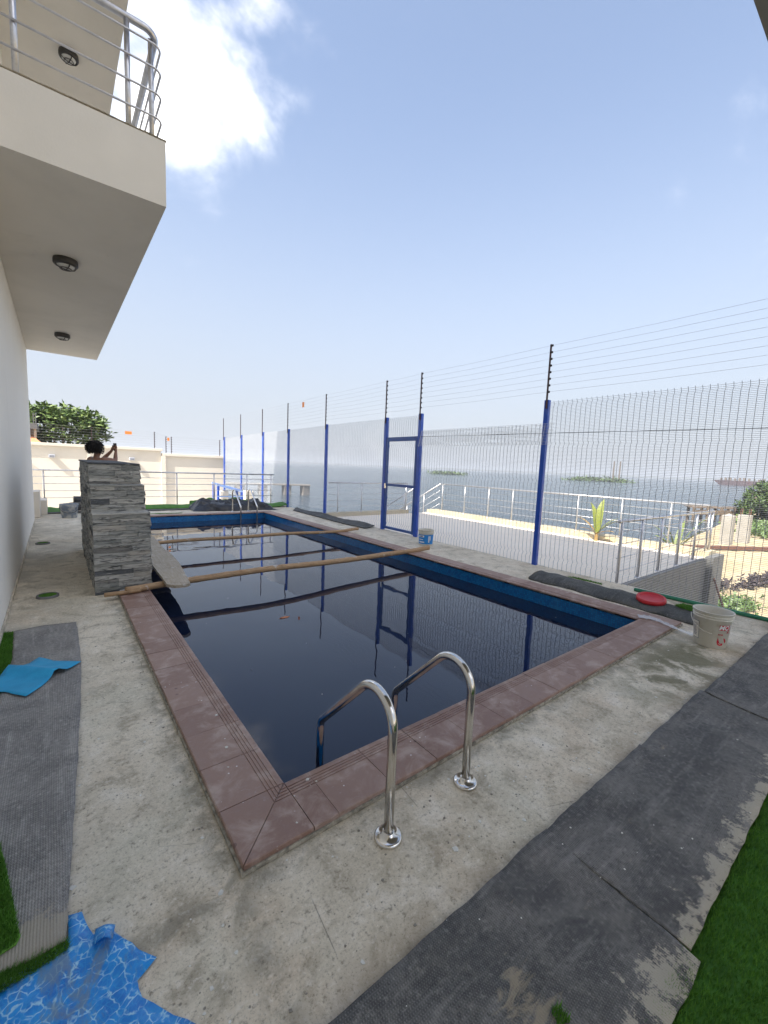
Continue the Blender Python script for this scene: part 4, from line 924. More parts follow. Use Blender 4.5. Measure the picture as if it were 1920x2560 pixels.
RT = [(0.6, -1.2), (5.2, -1.2), (6.2, 0.33), (0.9, 0.33)]
rt = thing('turf_sheet', 'bright green artificial turf in the bottom right corner beside the black mats', 'turf', (2.5, -0.2, 0), 'green turf pieces')
sheet('turf_base', RT, TURF, 0.002, 0.003, 3, 0.001, 1, None, rt)
blades('turf_pile', [(1.0, -0.1), (1.6, -0.45), (3.4, -0.25), (3.4, 0.318), (1.0, 0.318)], 62000, 0.020, rt, TURF, 0.004, 3)
# curl of turf showing at the tear
cu = thing('turf_scrap', 'little tuft of green turf showing through the tear in the black mat', 'turf', (1.09, 0.48, 0.02), 'green turf pieces')
blades('turf_pile', [(1.05, 0.455), (1.085, 0.44), (1.095, 0.475), (1.065, 0.49)], 170, 0.022, cu, TURF, 0.018, 9)
# left: grey backing mat along the wall and turf by it
LM = [(-0.330, 4.645), (-0.12, 4.66), (0.103, 4.625), (0.101, 3.70), (0.072, 3.05), (0.036, 2.46), (0.008, 2.02), (-0.020, 1.586), (-0.026, 1.505), (-0.10, 1.500), (-0.185, 1.515), (-0.405, 1.55), (-0.405, 2.6), (-0.335, 3.2), (-0.300, 4.0)]
tag(sheet('turf_mat', LM, BACKL, 0.010, 0.007, 4, 0.004, 31), 'grey upside-down turf mat running along the villa wall', 'mat', 'upside-down turf mats')
lt = thing('turf_sheet', 'green artificial turf at the bottom left corner on the grey mat', 'turf', (-0.3, 1.8, 0), 'green turf pieces')
LT = [(-0.406, 2.35), (-0.265, 2.18), (-0.224, 2.06), (-0.175, 1.80), (-0.141, 1.60), (-0.150, 1.575), (-0.190, 1.567), (-0.406, 1.60)]
sheet('turf_base', LT, TURF, 0.020, 0.004, 3, 0.002, 41, None, lt); blades('turf_pile', LT, 15000, 0.018, lt, TURF, 0.024, 5)
lf = thing('turf_sheet', 'narrow strip of green turf between the villa wall and the blue cloth', 'turf', (-0.36, 4.2, 0), 'green turf pieces')
LF = [(-0.407, 4.66), (-0.334, 4.63), (-0.306, 4.0), (-0.338, 3.3), (-0.407, 3.0)]
sheet('turf_base', LF, TURF, 0.004, 0.003, 3, 0.001, 43, None, lf); blades('turf_pile', LF, 9000, 0.018, lf, TURF, 0.008, 6)
le = thing('turf_fold', 'dark green turf fringe under the folded near end of the grey mat', 'turf', (-0.1, 1.48, 0), 'green turf pieces')
LE = [(-0.024, 1.512), (-0.020, 1.480), (-0.06, 1.468), (-0.13, 1.462), (-0.25, 1.45), (-0.406, 1.47), (-0.406, 1.56), (-0.19, 1.52), (-0.10, 1.506)]
sheet('turf_base', LE, TURF, 0.004, 0.005, 2, 0.001, 44, None, le); blades('turf_pile', LE, 7000, 0.018, le, TURF, 0.007, 7, 0.9)

# blue cloth with a fold
BCL = mat_plain('sky_blue_cloth', (0.010, 0.30, 0.55), (0.016, 0.36, 0.62), 0.55, 12, 0.08)
def ridge(x, y):
    a_, b2 = Vector((-0.306, 3.777)), Vector((-0.045, 3.542)); n_ = Vector((b2.y-a_.y, a_.x-b2.x)).normalized(); d_ = abs((Vector((x, y))-a_).dot(n_)); return 0.035*math.exp(-(d_/0.05)**2)
tag(sheet('blue_cloth', [(-0.40, 3.60), (-0.346, 3.700), (-0.306, 3.790), (-0.262, 3.752), (-0.20, 3.83), (-0.144, 3.915), (-0.10, 3.85), (-0.064, 3.785), (0.02, 3.73), (0.098, 3.672), (0.04, 3.60), (-0.012, 3.525), (-0.030, 3.553), (-0.055, 3.530), (-0.12, 3.40), (-0.198, 3.294), (-0.24, 3.345), (-0.284, 3.408), (-0.33, 3.450), (-0.40, 3.47)], BCL, 0.026, 0.002, 4, 0.004, 51, ridge), 'flat sky-blue cloth lying folded on the grey mat', 'cloth')
# printed pool liner scrap
s = Sh('water_print_liner', 0.35, coord='World')
wco = s.nt.nodes.new('ShaderNodeVectorMath'); wco.operation = 'ADD'; L(s.nt, s.co, wco.inputs[0])
nz = s.nt.nodes.new('ShaderNodeTexNoise'); nz.inputs['Scale'].default_value = 22; nz.inputs['Detail'].default_value = 3; L(s.nt, s.co, nz.inputs['Vector'])
sc_ = s.nt.nodes.new('ShaderNodeVectorMath'); sc_.operation = 'SCALE'; sc_.inputs['Scale'].default_value = 0.035; L(s.nt, nz.outputs['Color'], sc_.inputs[0]); L(s.nt, sc_.outputs[0], wco.inputs[1])
e1 = s.voro(34, 'DISTANCE_TO_EDGE', co=wco.outputs[0]); e2 = s.voro(58, 'DISTANCE_TO_EDGE', co=wco.outputs[0])
c = s.mix(s.rng(s.noise(14, 4, 0.6), 0.3, 0.7), (0.004, 0.18, 0.60), (0.012, 0.31, 0.78))
c = s.mix(s.mth('MULTIPLY', s.rng(e2, 0.10, 0.0), 0.55), c, (0.03, 0.36, 0.72)); c = s.mix(s.mth('MULTIPLY', s.mth('MULTIPLY', s.rng(e1, 0.085, 0.0), s.rng(s.noise(30, 2), 0.38, 0.6)), 0.85), c, (0.45, 0.74, 0.88))
wear = s.noise(9, 6, 0.65, 0.7, co=s.mapc(scale=(1, 0.5, 1), loc=(0.4, 0.15, 0))); c = s.mix(s.mth('MULTIPLY', s.rng(wear, 0.52, 0.63), 0.75), c, (0.17, 0.25, 0.33))
s.col(c); s.bump(s.noise(18, 4), 0.3, 0.008); LINER = s.m
TP = [(-0.406, 1.462), (-0.25, 1.452), (-0.175, 1.478), (-0.125, 1.492), (-0.055, 1.500), (-0.022, 1.515), (-0.020, 1.597), (0.019, 1.588), (0.033, 1.52), (0.043, 1.480), (0.060, 1.478), (0.085, 1.483), (0.122, 1.412), (0.192, 1.297), (0.165, 1.282), (0.137, 1.266), (0.139, 1.24), (0.145, 1.213), (0.185, 1.15), (0.235, 1.085), (0.29, 1.0), (0.33, 0.80), (0.0, 0.60), (-0.406, 0.80)]
li = thing('pool_liner_scrap', 'crumpled scrap of blue water-print vinyl in the bottom left corner', 'vinyl sheet', (0, 1.3, 0))
sheet('vinyl', TP, LINER, 0.006, 0.0015, 5, 0.007, 61, lambda x, y: 0.020*max(0, ns((x*9+3, y*7, 5)))+0.03*math.exp(-((x-0.07)**2+(y-1.445)**2)/0.0006), li)
o = obj('curled_flap', MB().grid(8, 8, lambda u, v: (0.038+0.052*u+0.012*v, 1.432+0.052*v-0.03*u, 0.022+0.030*math.sin(2.4*u)*(1-0.5*v))), LINER, li, True); o.modifiers.new('thick', 'SOLIDIFY').thickness = 0.0015

# ---- buckets
def bucket(name, label, c, rb, rt_, h, mat, ribs=3, group='plastic buckets', dirt=None):
    t = thing(name, label, 'bucket', c, group)
    pr = [(0.0, 0.0), (rb-0.006, 0.0), (rb, 0.006)]; zt_ = h*0.80
    pr += [(rb+(rt_-rb)*0.80, zt_)]
    for k in range(ribs):
        z = zt_+k*(h-zt_)/ribs; r = rb+(rt_-rb)*(z/h); dz = (h-zt_)/ribs; pr += [(r+0.007, z+0.003), (r+0.007, z+dz*0.45), (r+0.001, z+dz*0.5), (r+0.001, z+dz*0.95)]
    pr += [(rt_+0.008, h-0.010), (rt_+0.008, h), (rt_-0.002, h), (rt_-0.006, h-0.012), (rb-0.004, 0.010), (0.0, 0.010)]
    obj('shell', MB().lathe(pr, 48, c), mat, t, True)
    t['_r'] = (rb, rt_, h)
    return t
def wrap_patch(t, c, a0, a1, z0, z1, mat, name, n=18, off=0.0012):
    rb, rt_, h = t['_r']
    f = lambda a, z: (c[0]+(rb+(rt_-rb)*z/h+off)*math.cos(a), c[1]+(rb+(rt_-rb)*z/h+off)*math.sin(a), c[2]+z)
    return obj(name, MB().grid(n, 4, lambda u, v: f(R(a0+(a1-a0)*u), z0+(z1-z0)*v)), mat, t, True)
def wrap_text(t, c, body, a_mid, zc, size, mat, off=0.0022, bold=0.0, italic=0.0):
    rb, rt_, h = t['_r']
    cu_ = bpy.data.curves.new('lettering', 'FONT'); cu_.body = body; cu_.size = size; cu_.align_x = 'CENTER'; cu_.align_y = 'CENTER'; cu_.offset = bold; cu_.shear = italic; cu_.resolution_u = 3
    to = bpy.data.objects.new('tmp', cu_); C.objects.link(to); dg = bpy.context.evaluated_depsgraph_get(); me = bpy.data.meshes.new_from_object(to.evaluated_get(dg)); bpy.data.objects.remove(to)
    bm = bmesh.new(); bm.from_mesh(me); bmesh.ops.subdivide_edges(bm, edges=[e for e in bm.edges if e.calc_length() > 0.012], cuts=2); bmesh.ops.triangulate(bm, faces=bm.faces[:])
    for v in bm.verts:
        z = zc+v.co.y; r = rb+(rt_-rb)*z/h+off; a = R(a_mid)+v.co.x/r
        v.co = Vector((c[0]+r*math.cos(a), c[1]+r*math.sin(a), c[2]+z))
    bm.to_mesh(me); bm.free(); me.materials.clear(); me.materials.append(mat); return link('lettering', me, t)
DW = Sh('dusty_white_plastic', 0.45); DW.col(DW.mix(DW.mth('MULTIPLY', DW.rng(DW.noise(9, 6, 0.65, 0.4), 0.48, 0.75), 0.65), (0.66, 0.63, 0.55), (0.50, 0.44, 0.34))); DW = DW.m
PRED = M('red_print', (0.55, 0.012, 0.03), 0.5); PWH = M('white_print', (0.80, 0.80, 0.78), 0.5); PBLU = M('navy_print', (0.03, 0.04, 0.12), 0.5); PLB = M('blue_print', (0.01, 0.22, 0.62), 0.45)
c = (4.835, 1.075, 0.0)
wb = bucket('white_bucket', 'dusty white plastic bucket with red MO lettering by the fence corner', c, 0.125, 0.152, 0.335, DW)
face = math.degrees(math.atan2(-c[1], -c[0]))                       # towards the camera, from the bucket
A = lambda d_: face+d_                                              # degrees to the right on the bucket
wrap_patch(wb, c, A(24), A(64), 0.185, 0.235, PRED, 'red_panel'); wrap_text(wb, c, 'MOT', A(48), 0.209, 0.058, PWH, bold=0.0018, italic=0.18)
wrap_text(wb, c, 'A', A(58), 0.168, 0.034, PRED, bold=0.0012, italic=0.2); wrap_text(wb, c, 'FOR', A(31), 0.142, 0.022, PRED, bold=0.0006)
# red emblem: two lobes round a white wedge
def emblem(pts, mat, off):
    rb, rt_, h = wb['_r']; vs_ = []
    for (u, z) in pts:
        r = rb+(rt_-rb)*z/h+off; a = R(A(u)); vs_.append((c[0]+r*math.cos(a), c[1]+r*math.sin(a), c[2]+z))
    return obj('emblem', MB().add(vs_, [(0, k, k+1) for k in range(1, len(vs_)-1)]), mat, wb)
emblem([(22, 0.070), (24, 0.115), (27, 0.095), (31, 0.070), (38, 0.050), (46, 0.060), (44, 0.040), (34, 0.036), (26, 0.045)], PRED, 0.0012); emblem([(44, 0.112), (52, 0.105), (58, 0.080), (54, 0.060), (50, 0.085)], PRED, 0.0012)
wrap_patch(wb, c, A(-74), A(-40), 0.062, 0.232, PBLU, 'label_border'); wrap_patch(wb, c, A(-73), A(-41), 0.066, 0.228, DW, 'label', off=0.0018)
for k in range(9): wrap_patch(wb, c, A(-70), A(-46-7*random.random()), 0.090+k*0.0135, 0.0945+k*0.0135, PBLU, 'label_line', 6, 0.0024)
hp = []
for k in range(17):
    u = k/16; a = math.pi*u; hp.append((c[0]+0.162*math.cos(R(A(0)))*0+0.165*math.cos(R(A(-86))+a)*1.0, c[1]+0.165*math.sin(R(A(-86))+a)*1.0, 0.275-0.125*math.sin(a)))
obj('handle', MB().tube(hp[:9], 0.0035, 6), DW, wb, True)
cb = (5.86, 6.05, 0.0)
bb = bucket('paint_bucket', 'small paint bucket with blue label standing by the gate', cb, 0.135, 0.155, 0.315, DW)
fb = math.degrees(math.atan2(-cb[1], -cb[0])); wrap_patch(bb, cb, fb-100, fb+100, 0.035, 0.225, PLB, 'blue_label', 30)
for (a0, a1, z0, z1) in ((-62, -14, 0.172, 0.208), (-60, -22, 0.120, 0.132), (-60, -12, 0.062, 0.085), (20, 30, 0.07, 0.20), (34, 40, 0.11, 0.20)): wrap_patch(bb, cb, fb+a0, fb+a1, z0, z1, PWH, 'label_mark', 8, 0.002)
wrap_patch(bb, cb, fb-52, fb-24, 0.182, 0.198, PBLU, 'label_mark', 8, 0.0028)
obj('filling', MB().lathe([(0.0, 0.285), (0.08, 0.29), (0.15, 0.28)], 24, cb), CONC, bb, True)
GBK = Sh('cement_splashed_plastic', 0.7); GBK.col(GBK.mix(GBK.rng(GBK.noise(7, 6, 0.65, 0.6), 0.42, 0.62), (0.20, 0.24, 0.30), (0.52, 0.52, 0.50))); GBK = GBK.m
cg_ = (0.225, 12.60, 0.0)
gb = bucket('cement_bucket', 'grey cement-splashed bucket with hanging handle behind the stone wall', cg_, 0.15, 0.185, 0.33, GBK, 2)
obj('handle', MB().tube([(cg_[0]+0.19*math.cos(a), cg_[1]-0.19*abs(math.sin(a))*0.9-0.03, 0.27-0.14*abs(math.sin(a))) for a in [math.pi+k*math.pi/14 for k in range(15)]], 0.005, 6), BLACKP, gb, True)
# red lid
RL = mat_plain('red_plastic', (0.50, 0.012, 0.022), (0.60, 0.03, 0.035), 0.4, 8, 0.04)
rl = link('bucket_lid', MB().lathe([(0.0, 0.006), (0.118, 0.006), (0.124, 0.010), (0.126, 0.020), (0.146, 0.022), (0.152, 0.018), (0.155, 0.006), (0.157, -0.018), (0.152, -0.020), (0.150, 0.0), (0.0, -0.002)], 48).mesh('bucket_lid', RL, True), None, (5.56, 1.84, 0.108)); rl.rotation_euler = (0.05, -0.16, 0)
tag(rl, 'round red plastic lid lying on the rolled mat by the fence', 'lid')
# rolled mat along the fence
def roll_fn(u, v):
    y = 3.36-2.05*u; xc = 5.62+0.05*math.sin(u*2.6)-0.12*u; a = math.pi*(1.08*v-0.04); wd = 0.24+0.05*ns((u*5, 1, 0)); ht = (0.098-0.03*u)*(1+0.35*ns((u*6, 0, 2)))
    r_ = 1+0.10*ns((u*14, v*5, 3)); return (xc-wd*math.cos(a)*r_, y+0.03*ns((v*4, u*3, 0)), max(0.003, ht*math.sin(a)*r_))
rm = thing('rolled_mat', 'mouldy dark turf roll lying along the fence base by the red lid', 'mat', (5.6, 2.3, 0), 'upside-down turf mats')
obj('roll', MB().grid(60, 22, roll_fn), BACKM, rm, True)
endm = mat_plain('cut_mat_edge', (0.22, 0.17, 0.10), (0.34, 0.27, 0.18), 0.9, 20, 0.3)
e0 = [roll_fn(0, k/22) for k in range(23)]; obj('roll_end', MB().add([(p[0], 3.362, p[2]) for p in e0], [tuple(range(23))]), endm, rm)
e0 = [roll_fn(1, k/22) for k in range(23)]; obj('roll_end', MB().add([(p[0], p[1]-0.01, p[2]) for p in e0], [tuple(range(22, -1, -1))]), endm, rm)
blades('moss_tuft', [(5.50, 1.42), (5.72, 1.40), (5.70, 1.56), (5.55, 1.60)], 2200, 0.03, rm, TURF, 0.09, 12); blades('moss_tuft', [(5.74, 3.0), (5.83, 2.9), (5.83, 2.55), (5.76, 2.5)], 1500, 0.02, rm, TURF, 0.075, 13)
# green pipe
PIPE = mat_plain('green_pvc', (0.015, 0.16, 0.085), (0.03, 0.22, 0.12), 0.4, 7, 0.03)
tag(obj('green_pipe', MB().tube([(6.16, 2.25, 0.024), (6.18, 1.6, 0.024), (6.21, 0.9, 0.024), (6.22, 0.1, 0.024), (6.22, -2.0, 0.024)], 0.024, 14), PIPE, smooth=True), 'green plastic pipe running along the fence base behind the white bucket', 'pipe')
tag(obj('brace_rod', MB().tube([(11.3, 2.6, -0.55), (9.6, 1.9, -1.05), (8.9, 1.65, -1.3)], 0.018, 8), RUST), 'thin slanting brown rod between the retaining wall and the white bucket', 'rod')
# translucent plastic strip
PF = Sh('clear_plastic_film', 0.25); PF.p.inputs['Base Color'].default_value = (0.82, 0.84, 0.86, 1); PF.p.inputs['Alpha'].default_value = 0.55; PF.bump(PF.noise(30, 4), 0.6, 0.01); PF = PF.m
tag(obj('plastic_film', MB().grid(40, 6, lambda u, v: (4.86-0.02*u+0.10*v+0.05*math.sin(7*u), 1.70-0.60*u+0.06*v, 0.046+0.018*abs(ns((u*9, v*3, 1)))+0.012*ns((u*25, v*6, 2))+(0.0 if u < 0.6 else -0.036*(u-0.6)/0.4)+0.008)), PF, smooth=True), 'crumpled strip of clear plastic film lying on the coping corner beside the white bucket', 'plastic film')
# mat by the gate
def mm(x, y): return 0.06*max(0, (x-6.10)/0.2)*(0.6+0.4*math.sin(y*3))
tag(sheet('turf_mat', [(5.98, 12.35), (6.28, 12.75), (6.285, 11.0), (6.285, 9.4), (6.28, 8.35), (5.92, 8.28), (5.86, 9.2), (5.93, 10.8)], BACKM, 0.012, 0.02, 4, 0.008, 71, mm), 'dark mat lying along the fence between the gate and the far end', 'mat', 'upside-down turf mats')
# floor drains with turf discs
for (x, y, lb) in ((-0.115, 5.665, 'round floor drain cover with green disc left of the stone wall, nearer'), (-0.215, 9.06, 'round floor drain cover with green disc left of the stone wall, farther')):
    t = thing('floor_drain', lb, 'drain', (x, y, 0), 'round drain covers', world=False)
    obj('rim', MB().lathe([(0.100, 0.0), (0.098, 0.022), (0.088, 0.026), (0.080, 0.022), (0.080, 0.004)], 28), RETW, t, True)
    obj('disc', MB().lathe([(0.0, 0.020), (0.080, 0.018)], 28), TURF, t)
    blades('turf_pile', [(0.075*math.cos(k*0.524), 0.075*math.sin(k*0.524)) for k in range(12)], 700, 0.012, t, TURF, 0.018, 15)

# ---- far end of the deck: black sheeting heap and turf heaps
def heap(u, v):
    x = 3.15+2.45*u; y = 12.95+1.05*v-0.25*u
    e = (math.sin(math.pi*u)**0.45)*(math.sin(math.pi*v)**0.7); h = 0.30+0.16*math.exp(-((u-0.13)/0.09)**2)+0.10*math.exp(-((u-0.80)/0.08)**2)
    q = Vector((x*2.6, y*3.4, 0)); rdg = 1-abs(mnoise.noise(q))*2.2; r2_ = 1-abs(mnoise.noise(q*2.3+Vector((5, 1, 0))))*2.0
    return (x+0.06*mnoise.noise(q*1.7), y+0.10*mnoise.noise(q*1.3+Vector((0, 9, 0))), max(0.004, e*h*(0.72+0.30*rdg+0.16*r2_)))
tag(obj('black_sheeting', MB().grid(120, 60, heap), TARPB, smooth=True), 'heap of crumpled black plastic sheeting at the far end of the pool', 'tarp')
def turf_heap(name, label, fn, nx, ny, mat, n=0, group='turf heaps at the far end'):
    o_ = obj(name, MB().grid(nx, ny, fn), mat, smooth=True); o_.modifiers.new('thick', 'SOLIDIFY').thickness = 0.02; return tag(o_, label, 'turf', group)
turf_heap('turf_sheet', 'rumpled bright green turf sheet right of the black sheeting', lambda u, v: (5.45+0.85*u, 13.35+0.75*v+0.1*u, 0.03+0.07*math.sin(math.pi*min(1, v*1.1))+0.05*u*u+0.03*ns((u*4, v*4, 2))), 30, 20, TURFB)
turf_heap('turf_sheet', 'rumpled green turf strip between the stone wall and the black sheeting', lambda u, v: (1.0+2.3*u, 13.70+0.5*v, 0.03+0.15*math.sin(math.pi*v)**0.8*(0.7+0.5*ns((u*4, 1, 5)))), 50, 14, TURFB)
turf_heap('turf_sheet', 'low green turf heap behind the black sheeting', lambda u, v: (3.3+2.0*u, 14.0+0.22*v, 0.05+0.34*math.sin(math.pi*v)*(0.5+0.6*abs(ns((u*5, 2, 7))))), 40, 10, TURFB)
turf_heap('turf_sheet', 'green turf corner by the villa wall at the far railing', lambda u, v: (-0.38+0.75*u, 13.6+0.5*v, 0.02+0.10*v*(1-0.5*u)+0.02*ns((u*5, v*4, 1))), 20, 12, TURFB)
tag(sheet('turf_mat', [(-0.30, 13.45), (1.3, 13.35), (5.0, 13.62), (5.0, 13.80), (1.3, 13.75), (-0.1, 13.95)], BACKM, 0.006, 0.02, 4, 0.006, 81), 'dark flat mat strip across the far deck behind the grey bucket', 'mat', 'upside-down turf mats')
def droll(a, b, r, seed):
    pts = wob_path(a, b, 24, 0.03, seed); return MB().tube(pts, [r*(1+0.15*ns((i*0.4, seed, 0))) for i in range(25)], 12)
tag(obj('rolled_mat', droll((0.08, 13.55, 0.13), (1.1, 13.95, 0.22), 0.11, 3.0), BACKM, smooth=True), 'dark rolled mat behind the grey bucket, lower one', 'mat', 'dark rolls by the far railing')
tag(obj('rolled_mat', droll((0.35, 13.85, 0.30), (1.5, 14.05, 0.30), 0.12, 8.0), TARPB, smooth=True), 'dark rolled mat behind the grey bucket, topmost one', 'mat', 'dark rolls by the far railing')
tag(sheet('turf_scrap', [(1.95, 12.75), (2.25, 12.70), (2.75, 12.68), (2.78, 12.72), (2.2, 12.80)], TURF, 0.004, 0.012, 3, 0.004, 91), 'thin green scrap on the far coping right of the stone wall', 'turf', 'green turf pieces')

# ---- chips of plaster and dry leaves on the deck
rd = random.Random(77); mb = MB(); mb2 = MB()
def flake(mb_, x, y, z, s_):
    n = rd.choice((4, 5, 6)); a0 = rd.uniform(0, 6.28); top = [(x+s_*rd.uniform(.5, 1.1)*math.cos(a0+k*6.283/n), y+s_*rd.uniform(.5, 1.1)*math.sin(a0+k*6.283/n), z+rd.uniform(0.25, 0.7)*s_*0.5) for k in range(n)]
    bot = [(p[0], p[1], z-0.001) for p in top]; mb_.add(top+bot, [tuple(range(n))]+[(k, n+k, n+(k+1) % n, (k+1) % n) for k in range(n)])
for _ in range(150):
    x, y = rd.uniform(-0.05, 4.5), rd.uniform(0.85, 1.39)
    if rd.random() < 0.5: x, y = rd.uniform(-0.35, 0.48), rd.uniform(1.6, 9)
    flake(mb, x, y, 0.0, rd.choice((0.003, 0.004, 0.006, 0.009)))
for (x, y, s_) in ((-0.006, 1.712, 0.014), (0.414, 1.387, 0.013), (1.60, 0.93, 0.012), (2.2, 1.0, 0.008), (0.31, 1.12, 0.010), (1.24, 1.01, 0.017), (2.35, 0.95, 0.012)): flake(mb, x, y, 0.0, s_)
for (x, y, s_) in ((0.90, 1.655, 0.011), (0.93, 1.62, 0.006), (0.66, 2.10, 0.012), (0.70, 2.42, 0.010), (0.62, 1.95, 0.006), (0.75, 1.46, 0.006)): flake(mb, x, y, 0.042, s_)
for _ in range(22): flake(mb, rd.uniform(0.7, 3.6), rd.uniform(0.32, 0.8), 0.026, rd.choice((0.002, 0.003, 0.005)))
struct(obj('plaster_chips', mb, mat_plain('plaster_white', (0.62, 0.60, 0.54), (0.78, 0.76, 0.70), 0.9, 30, 0)), 'white chips of plaster scattered over the deck', 'stuff')
for _ in range(260):
    x, y = rd.uniform(-0.05, 4.5), rd.uniform(0.86, 1.39)
    if rd.random() < 0.55: y = rd.uniform(1.5, 8); x = 0.49-abs(rd.gauss(0, 0.10)) if rd.random() < 0.7 else rd.uniform(-0.1, 0.45)
    flake(mb2, x, y, 0.0, rd.choice((0.003, 0.004, 0.005, 0.007)))
struct(obj('dirt_crumbs', mb2, mat_plain('grey_crumb', (0.16, 0.14, 0.11), (0.34, 0.31, 0.26), 0.95, 30, 0)), 'grey crumbs of mortar and dirt scattered over the deck', 'stuff')

mb = MB(); mb3 = MB()
for _ in range(70):
    x, y = rd.uniform(0.9, 4.7), rd.uniform(1.9, 11.5); flake(mb3, x, y, WATER_Z+0.0005, rd.choice((0.003, 0.004, 0.006)))
struct(obj('floating_specks', mb3, mat_plain('pale_speck', (0.30, 0.28, 0.22), (0.5, 0.47, 0.4), 0.8, 20, 0)), 'pale specks of dust floating on the dark pool water', 'stuff')
lf_ = sheet('floating_leaf', [(1.86, 4.13), (1.90, 4.16), (1.95, 4.165), (1.99, 4.14), (1.95, 4.11), (1.90, 4.11)], mat_plain('dry_orange_leaf', (0.45, 0.14, 0.05), (0.55, 0.2, 0.08), 0.6, 20, 0.1), WATER_Z+0.003, 0.001, 2, 0.004, 3); tag(lf_, 'small dry orange leaf floating on the dark pool water', 'leaf')

# ================================================================== PERSON
pr = thing('person', 'person with dark curly hair and bare shoulders holding up a phone behind the stone wall', 'person', (0.60, 9.35, 0.0))
SKIN = mat_plain('brown_skin', (0.22, 0.105, 0.06), (0.27, 0.135, 0.08), 0.5, 9, 0.03); HAIR = mat_plain('black_hair', (0.006, 0.005, 0.005), (0.016, 0.012, 0.010), 0.75, 60, 0.4); DRESS = mat_plain('dark_dress', (0.03, 0.03, 0.05), (0.05, 0.05, 0.08), 0.8, 20, 0.1)
B = Vector((0.60, 9.35, 0)); F = Vector((0.78, 0.62, 0)).normalized(); S = Vector((F.y, -F.x, 0))          # forward, person's right
def P(f, r_, z): q = B+F*f+S*r_; return (q.x, q.y, z)
J = {'pelvis': (P(0, 0, 0.98), .135, .105), 'waist': (P(0, 0, 1.14), .115, .09), 'chest': (P(0.0, 0, 1.34), .135, .10), 'neck0': (P(-0.01, 0, 1.485), .060, .058), 'neck1': (P(0.0, 0, 1.522), .050, .050), 'head0': (P(0.015, 0, 1.57), .070, .078), 'head1': (P(0.015, 0, 1.64), .080, .094), 'head2': (P(0.0, 0, 1.705), .065, .075)}
for sname, r_ in (('R', 1), ('L', -1)):
    J['sh'+sname] = (P(-0.01, .165*r_, 1.462), .062, .060); J['el'+sname] = (P(0.24, .15*r_+(0.02 if r_ > 0 else 0.0), 1.435), .041, .041); J['fa'+sname] = (P(0.30, .11*r_, 1.52), .036, .036); J['wr'+sname] = (P(0.345, .055*r_+0.02, 1.615), .026, .024); J['pa'+sname] = (P(0.36, .035*r_+0.02, 1.665), .030, .018)
    J['hip'+sname] = (P(0, .09*r_, 0.92), .095, .10); J['kn'+sname] = (P(0.03, .095*r_, 0.51), .060, .060); J['ca'+sname] = (P(-0.005, .095*r_, 0.36), .056, .058); J['an'+sname] = (P(0, .095*r_, 0.09), .038, .038); J['to'+sname] = (P(0.15, .105*r_, 0.03), .036, .026)
Eg = [('pelvis', 'waist'), ('waist', 'chest'), ('chest', 'neck0'), ('neck0', 'neck1'), ('neck1', 'head0'), ('head0', 'head1'), ('head1', 'head2')]
for q in 'RL': Eg += [('chest', 'sh'+q), ('sh'+q, 'el'+q), ('el'+q, 'fa'+q), ('fa'+q, 'wr'+q), ('wr'+q, 'pa'+q), ('pelvis', 'hip'+q), ('hip'+q, 'kn'+q), ('kn'+q, 'ca'+q), ('ca'+q, 'an'+q), ('an'+q, 'to'+q)]
# fingers
for q, r_ in (('R', 1), ('L', -1)):
    for k in range(4):
        b0 = f'f{q}{k}a'; b1 = f'f{q}{k}b'; zk = 1.690-k*0.0
        J[b0] = (P(0.365+0.004*k, (.040-0.022*k+0.015)*r_+0.03, 1.705-0.006*k), .0095, .009); J[b1] = (P(0.345-0.004*k, (.020-0.012*k)*r_+0.03, 1.735-0.014*k), .008, .008)
        Eg += [('pa'+q, b0), (b0, b1)]
    J['t'+q] = (P(0.335, (.030)*r_+0.01, 1.69), .0105, .0105); Eg.append(('pa'+q, 't'+q))
# face
J['nose'] = (P(0.098, 0, 1.615), .016, .014); J['chin'] = (P(0.070, 0, 1.550), .026, .024); Eg += [('head1', 'nose'), ('head0', 'chin')]
keys = list(J); me = bpy.data.meshes.new('body'); me.from_pydata([J[k][0] for k in keys], [(keys.index(a), keys.index(b2)) for a, b2 in Eg], [])
body = link('body', me, pr); sk = body.modifiers.new('skin', 'SKIN'); sk.use_smooth_shade = True; sk.branch_smoothing = 0.6
if not me.skin_vertices: me.attributes  # the layer is made with the modifier
body.data.skin_vertices or None
for i, k in enumerate(keys):
    sv = me.skin_vertices[0].data[i]; sv.radius = (J[k][1], J[k][2]); sv.use_root = (k == 'pelvis')
body.modifiers.new('sub', 'SUBSURF').render_levels = 2
me.materials.append(SKIN)
# hair: curly mass of tufts
mb = MB(); rh = random.Random(4); hc = Vector(P(-0.025, 0, 1.662))
for _ in range(5200):
    d_ = Vector((rh.gauss(0, 1), rh.gauss(0, 1), rh.gauss(0, 1))).normalized()
    if d_.dot(F) > 0.62 and d_.z < 0.35: continue
    if d_.z < -0.72: continue
    r_ = rh.uniform(0.085, 0.152)*(1+0.12*ns(d_*3.0)); q = hc+Vector((d_.x*1.0, d_.y*1.0, d_.z*0.93))*r_; t_ = Vector((rh.gauss(0, 1), rh.gauss(0, 1), rh.gauss(0, 1))).normalized()*0.016; w_ = d_.cross(t_).normalized()*0.006
    mb.add([q-t_, q+w_+d_*0.006, q+t_, q-w_], [(0, 1, 2), (0, 2, 3)])
mb.lathe([(0.0, -0.085), (0.07, -0.07), (0.112, -0.01), (0.108, 0.06), (0.07, 0.105), (0.0, 0.120)], 18, hc-F*0.012)
obj('hair', mb, HAIR, pr)
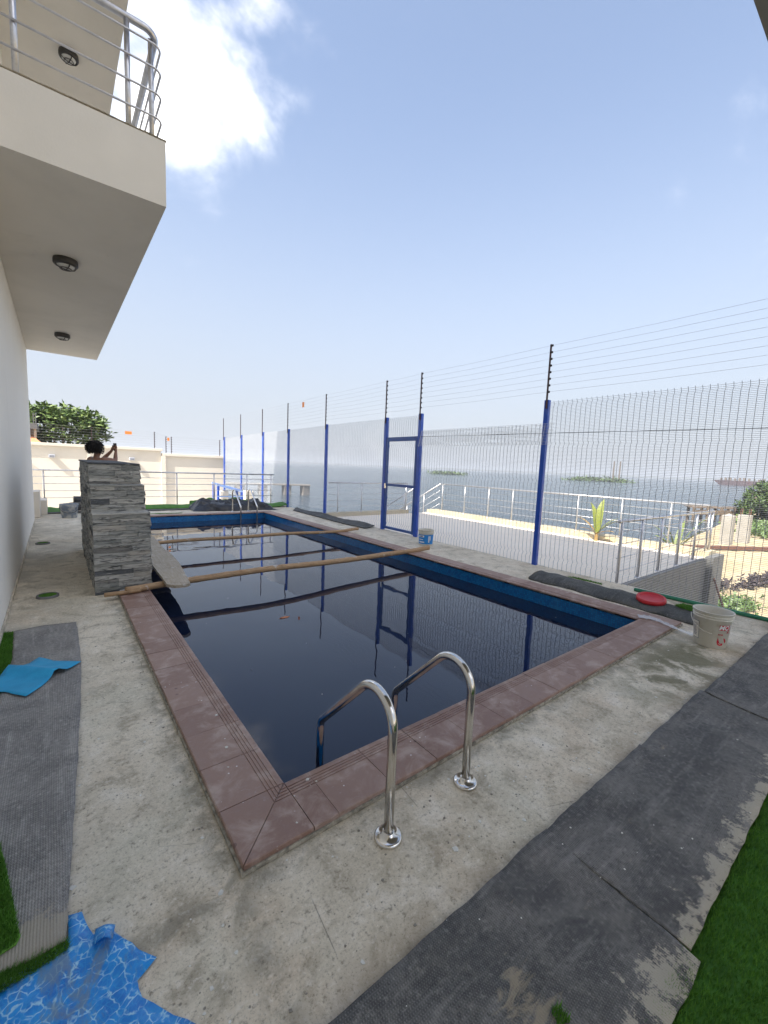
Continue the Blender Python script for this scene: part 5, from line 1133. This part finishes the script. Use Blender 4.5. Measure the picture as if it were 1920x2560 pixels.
for r_ in (0.034, -0.034): obj('eye', MB().lathe([(0, -0.012), (0.010, -0.007), (0.012, 0), (0.010, 0.007), (0, 0.012)], 10, P(0.082, r_, 1.632)), M('eye_white', (0.5, 0.48, 0.45), 0.3), pr, True)
obj('mouth', MB().tube([P(0.084, -0.022, 1.572), P(0.094, 0, 1.572), P(0.084, 0.022, 1.572)], 0.005, 6), M('lip', (0.25, 0.08, 0.07), 0.5), pr, True)
for r_ in (0.082, -0.082): obj('ear', MB().lathe([(0, -0.03), (0.012, -0.02), (0.014, 0), (0.012, 0.02), (0, 0.03)], 10, P(0.0, r_, 1.625)), SKIN, pr, True)
# strapless dress
def ring(z, a_, b2): return [tuple(B+F*(b2*math.cos(k*math.pi/12))+S*(a_*math.sin(k*math.pi/12))+Vector((0, 0, z))) for k in range(24)]
rings = [ring(0.52, .22, .19), ring(0.75, .20, .165), ring(0.96, .18, .145), ring(1.14, .145, .118), ring(1.30, .165, .135), ring(1.38, .165, .125)]
obj('dress', MB().add([p for r_ in rings for p in r_], [(i*24+k, i*24+(k+1) % 24, (i+1)*24+(k+1) % 24, (i+1)*24+k) for i in range(5) for k in range(24)]), DRESS, pr, True)
ph = link('phone', MB().box(-0.006, 0.006, -0.037, 0.037, -0.075, 0.075).mesh('phone', M('phone_shell', (0.03, 0.025, 0.03), 0.3)), None, P(0.375, 0.03, 1.70)); ph.rotation_euler = (0, -0.10, math.atan2(F.y, F.x)); bev(ph, 0.005)
tag(ph, 'dark phone held up in front of the person behind the stone wall', 'phone')
for o in bpy.data.objects:
    for k in ('_w', '_r'):
        if k in o: del o[k]

# ================================================================== HAZE
hm = bpy.data.materials.new('humid_air'); hm.use_nodes = True; ht = hm.node_tree; ht.nodes.clear()
ho = ht.nodes.new('ShaderNodeOutputMaterial'); hv = ht.nodes.new('ShaderNodeVolumePrincipled'); hv.inputs['Color'].default_value = (0.86, 0.90, 0.96, 1); hv.inputs['Density'].default_value = 0.0007; hv.inputs['Anisotropy'].default_value = 0.2
ht.links.new(hv.outputs[0], ho.inputs['Volume'])
struct(obj('haze', MB().box(-5200, 5200, -5200, 5200, -6, 26), hm), 'thin humid haze over the lagoon', 'stuff')
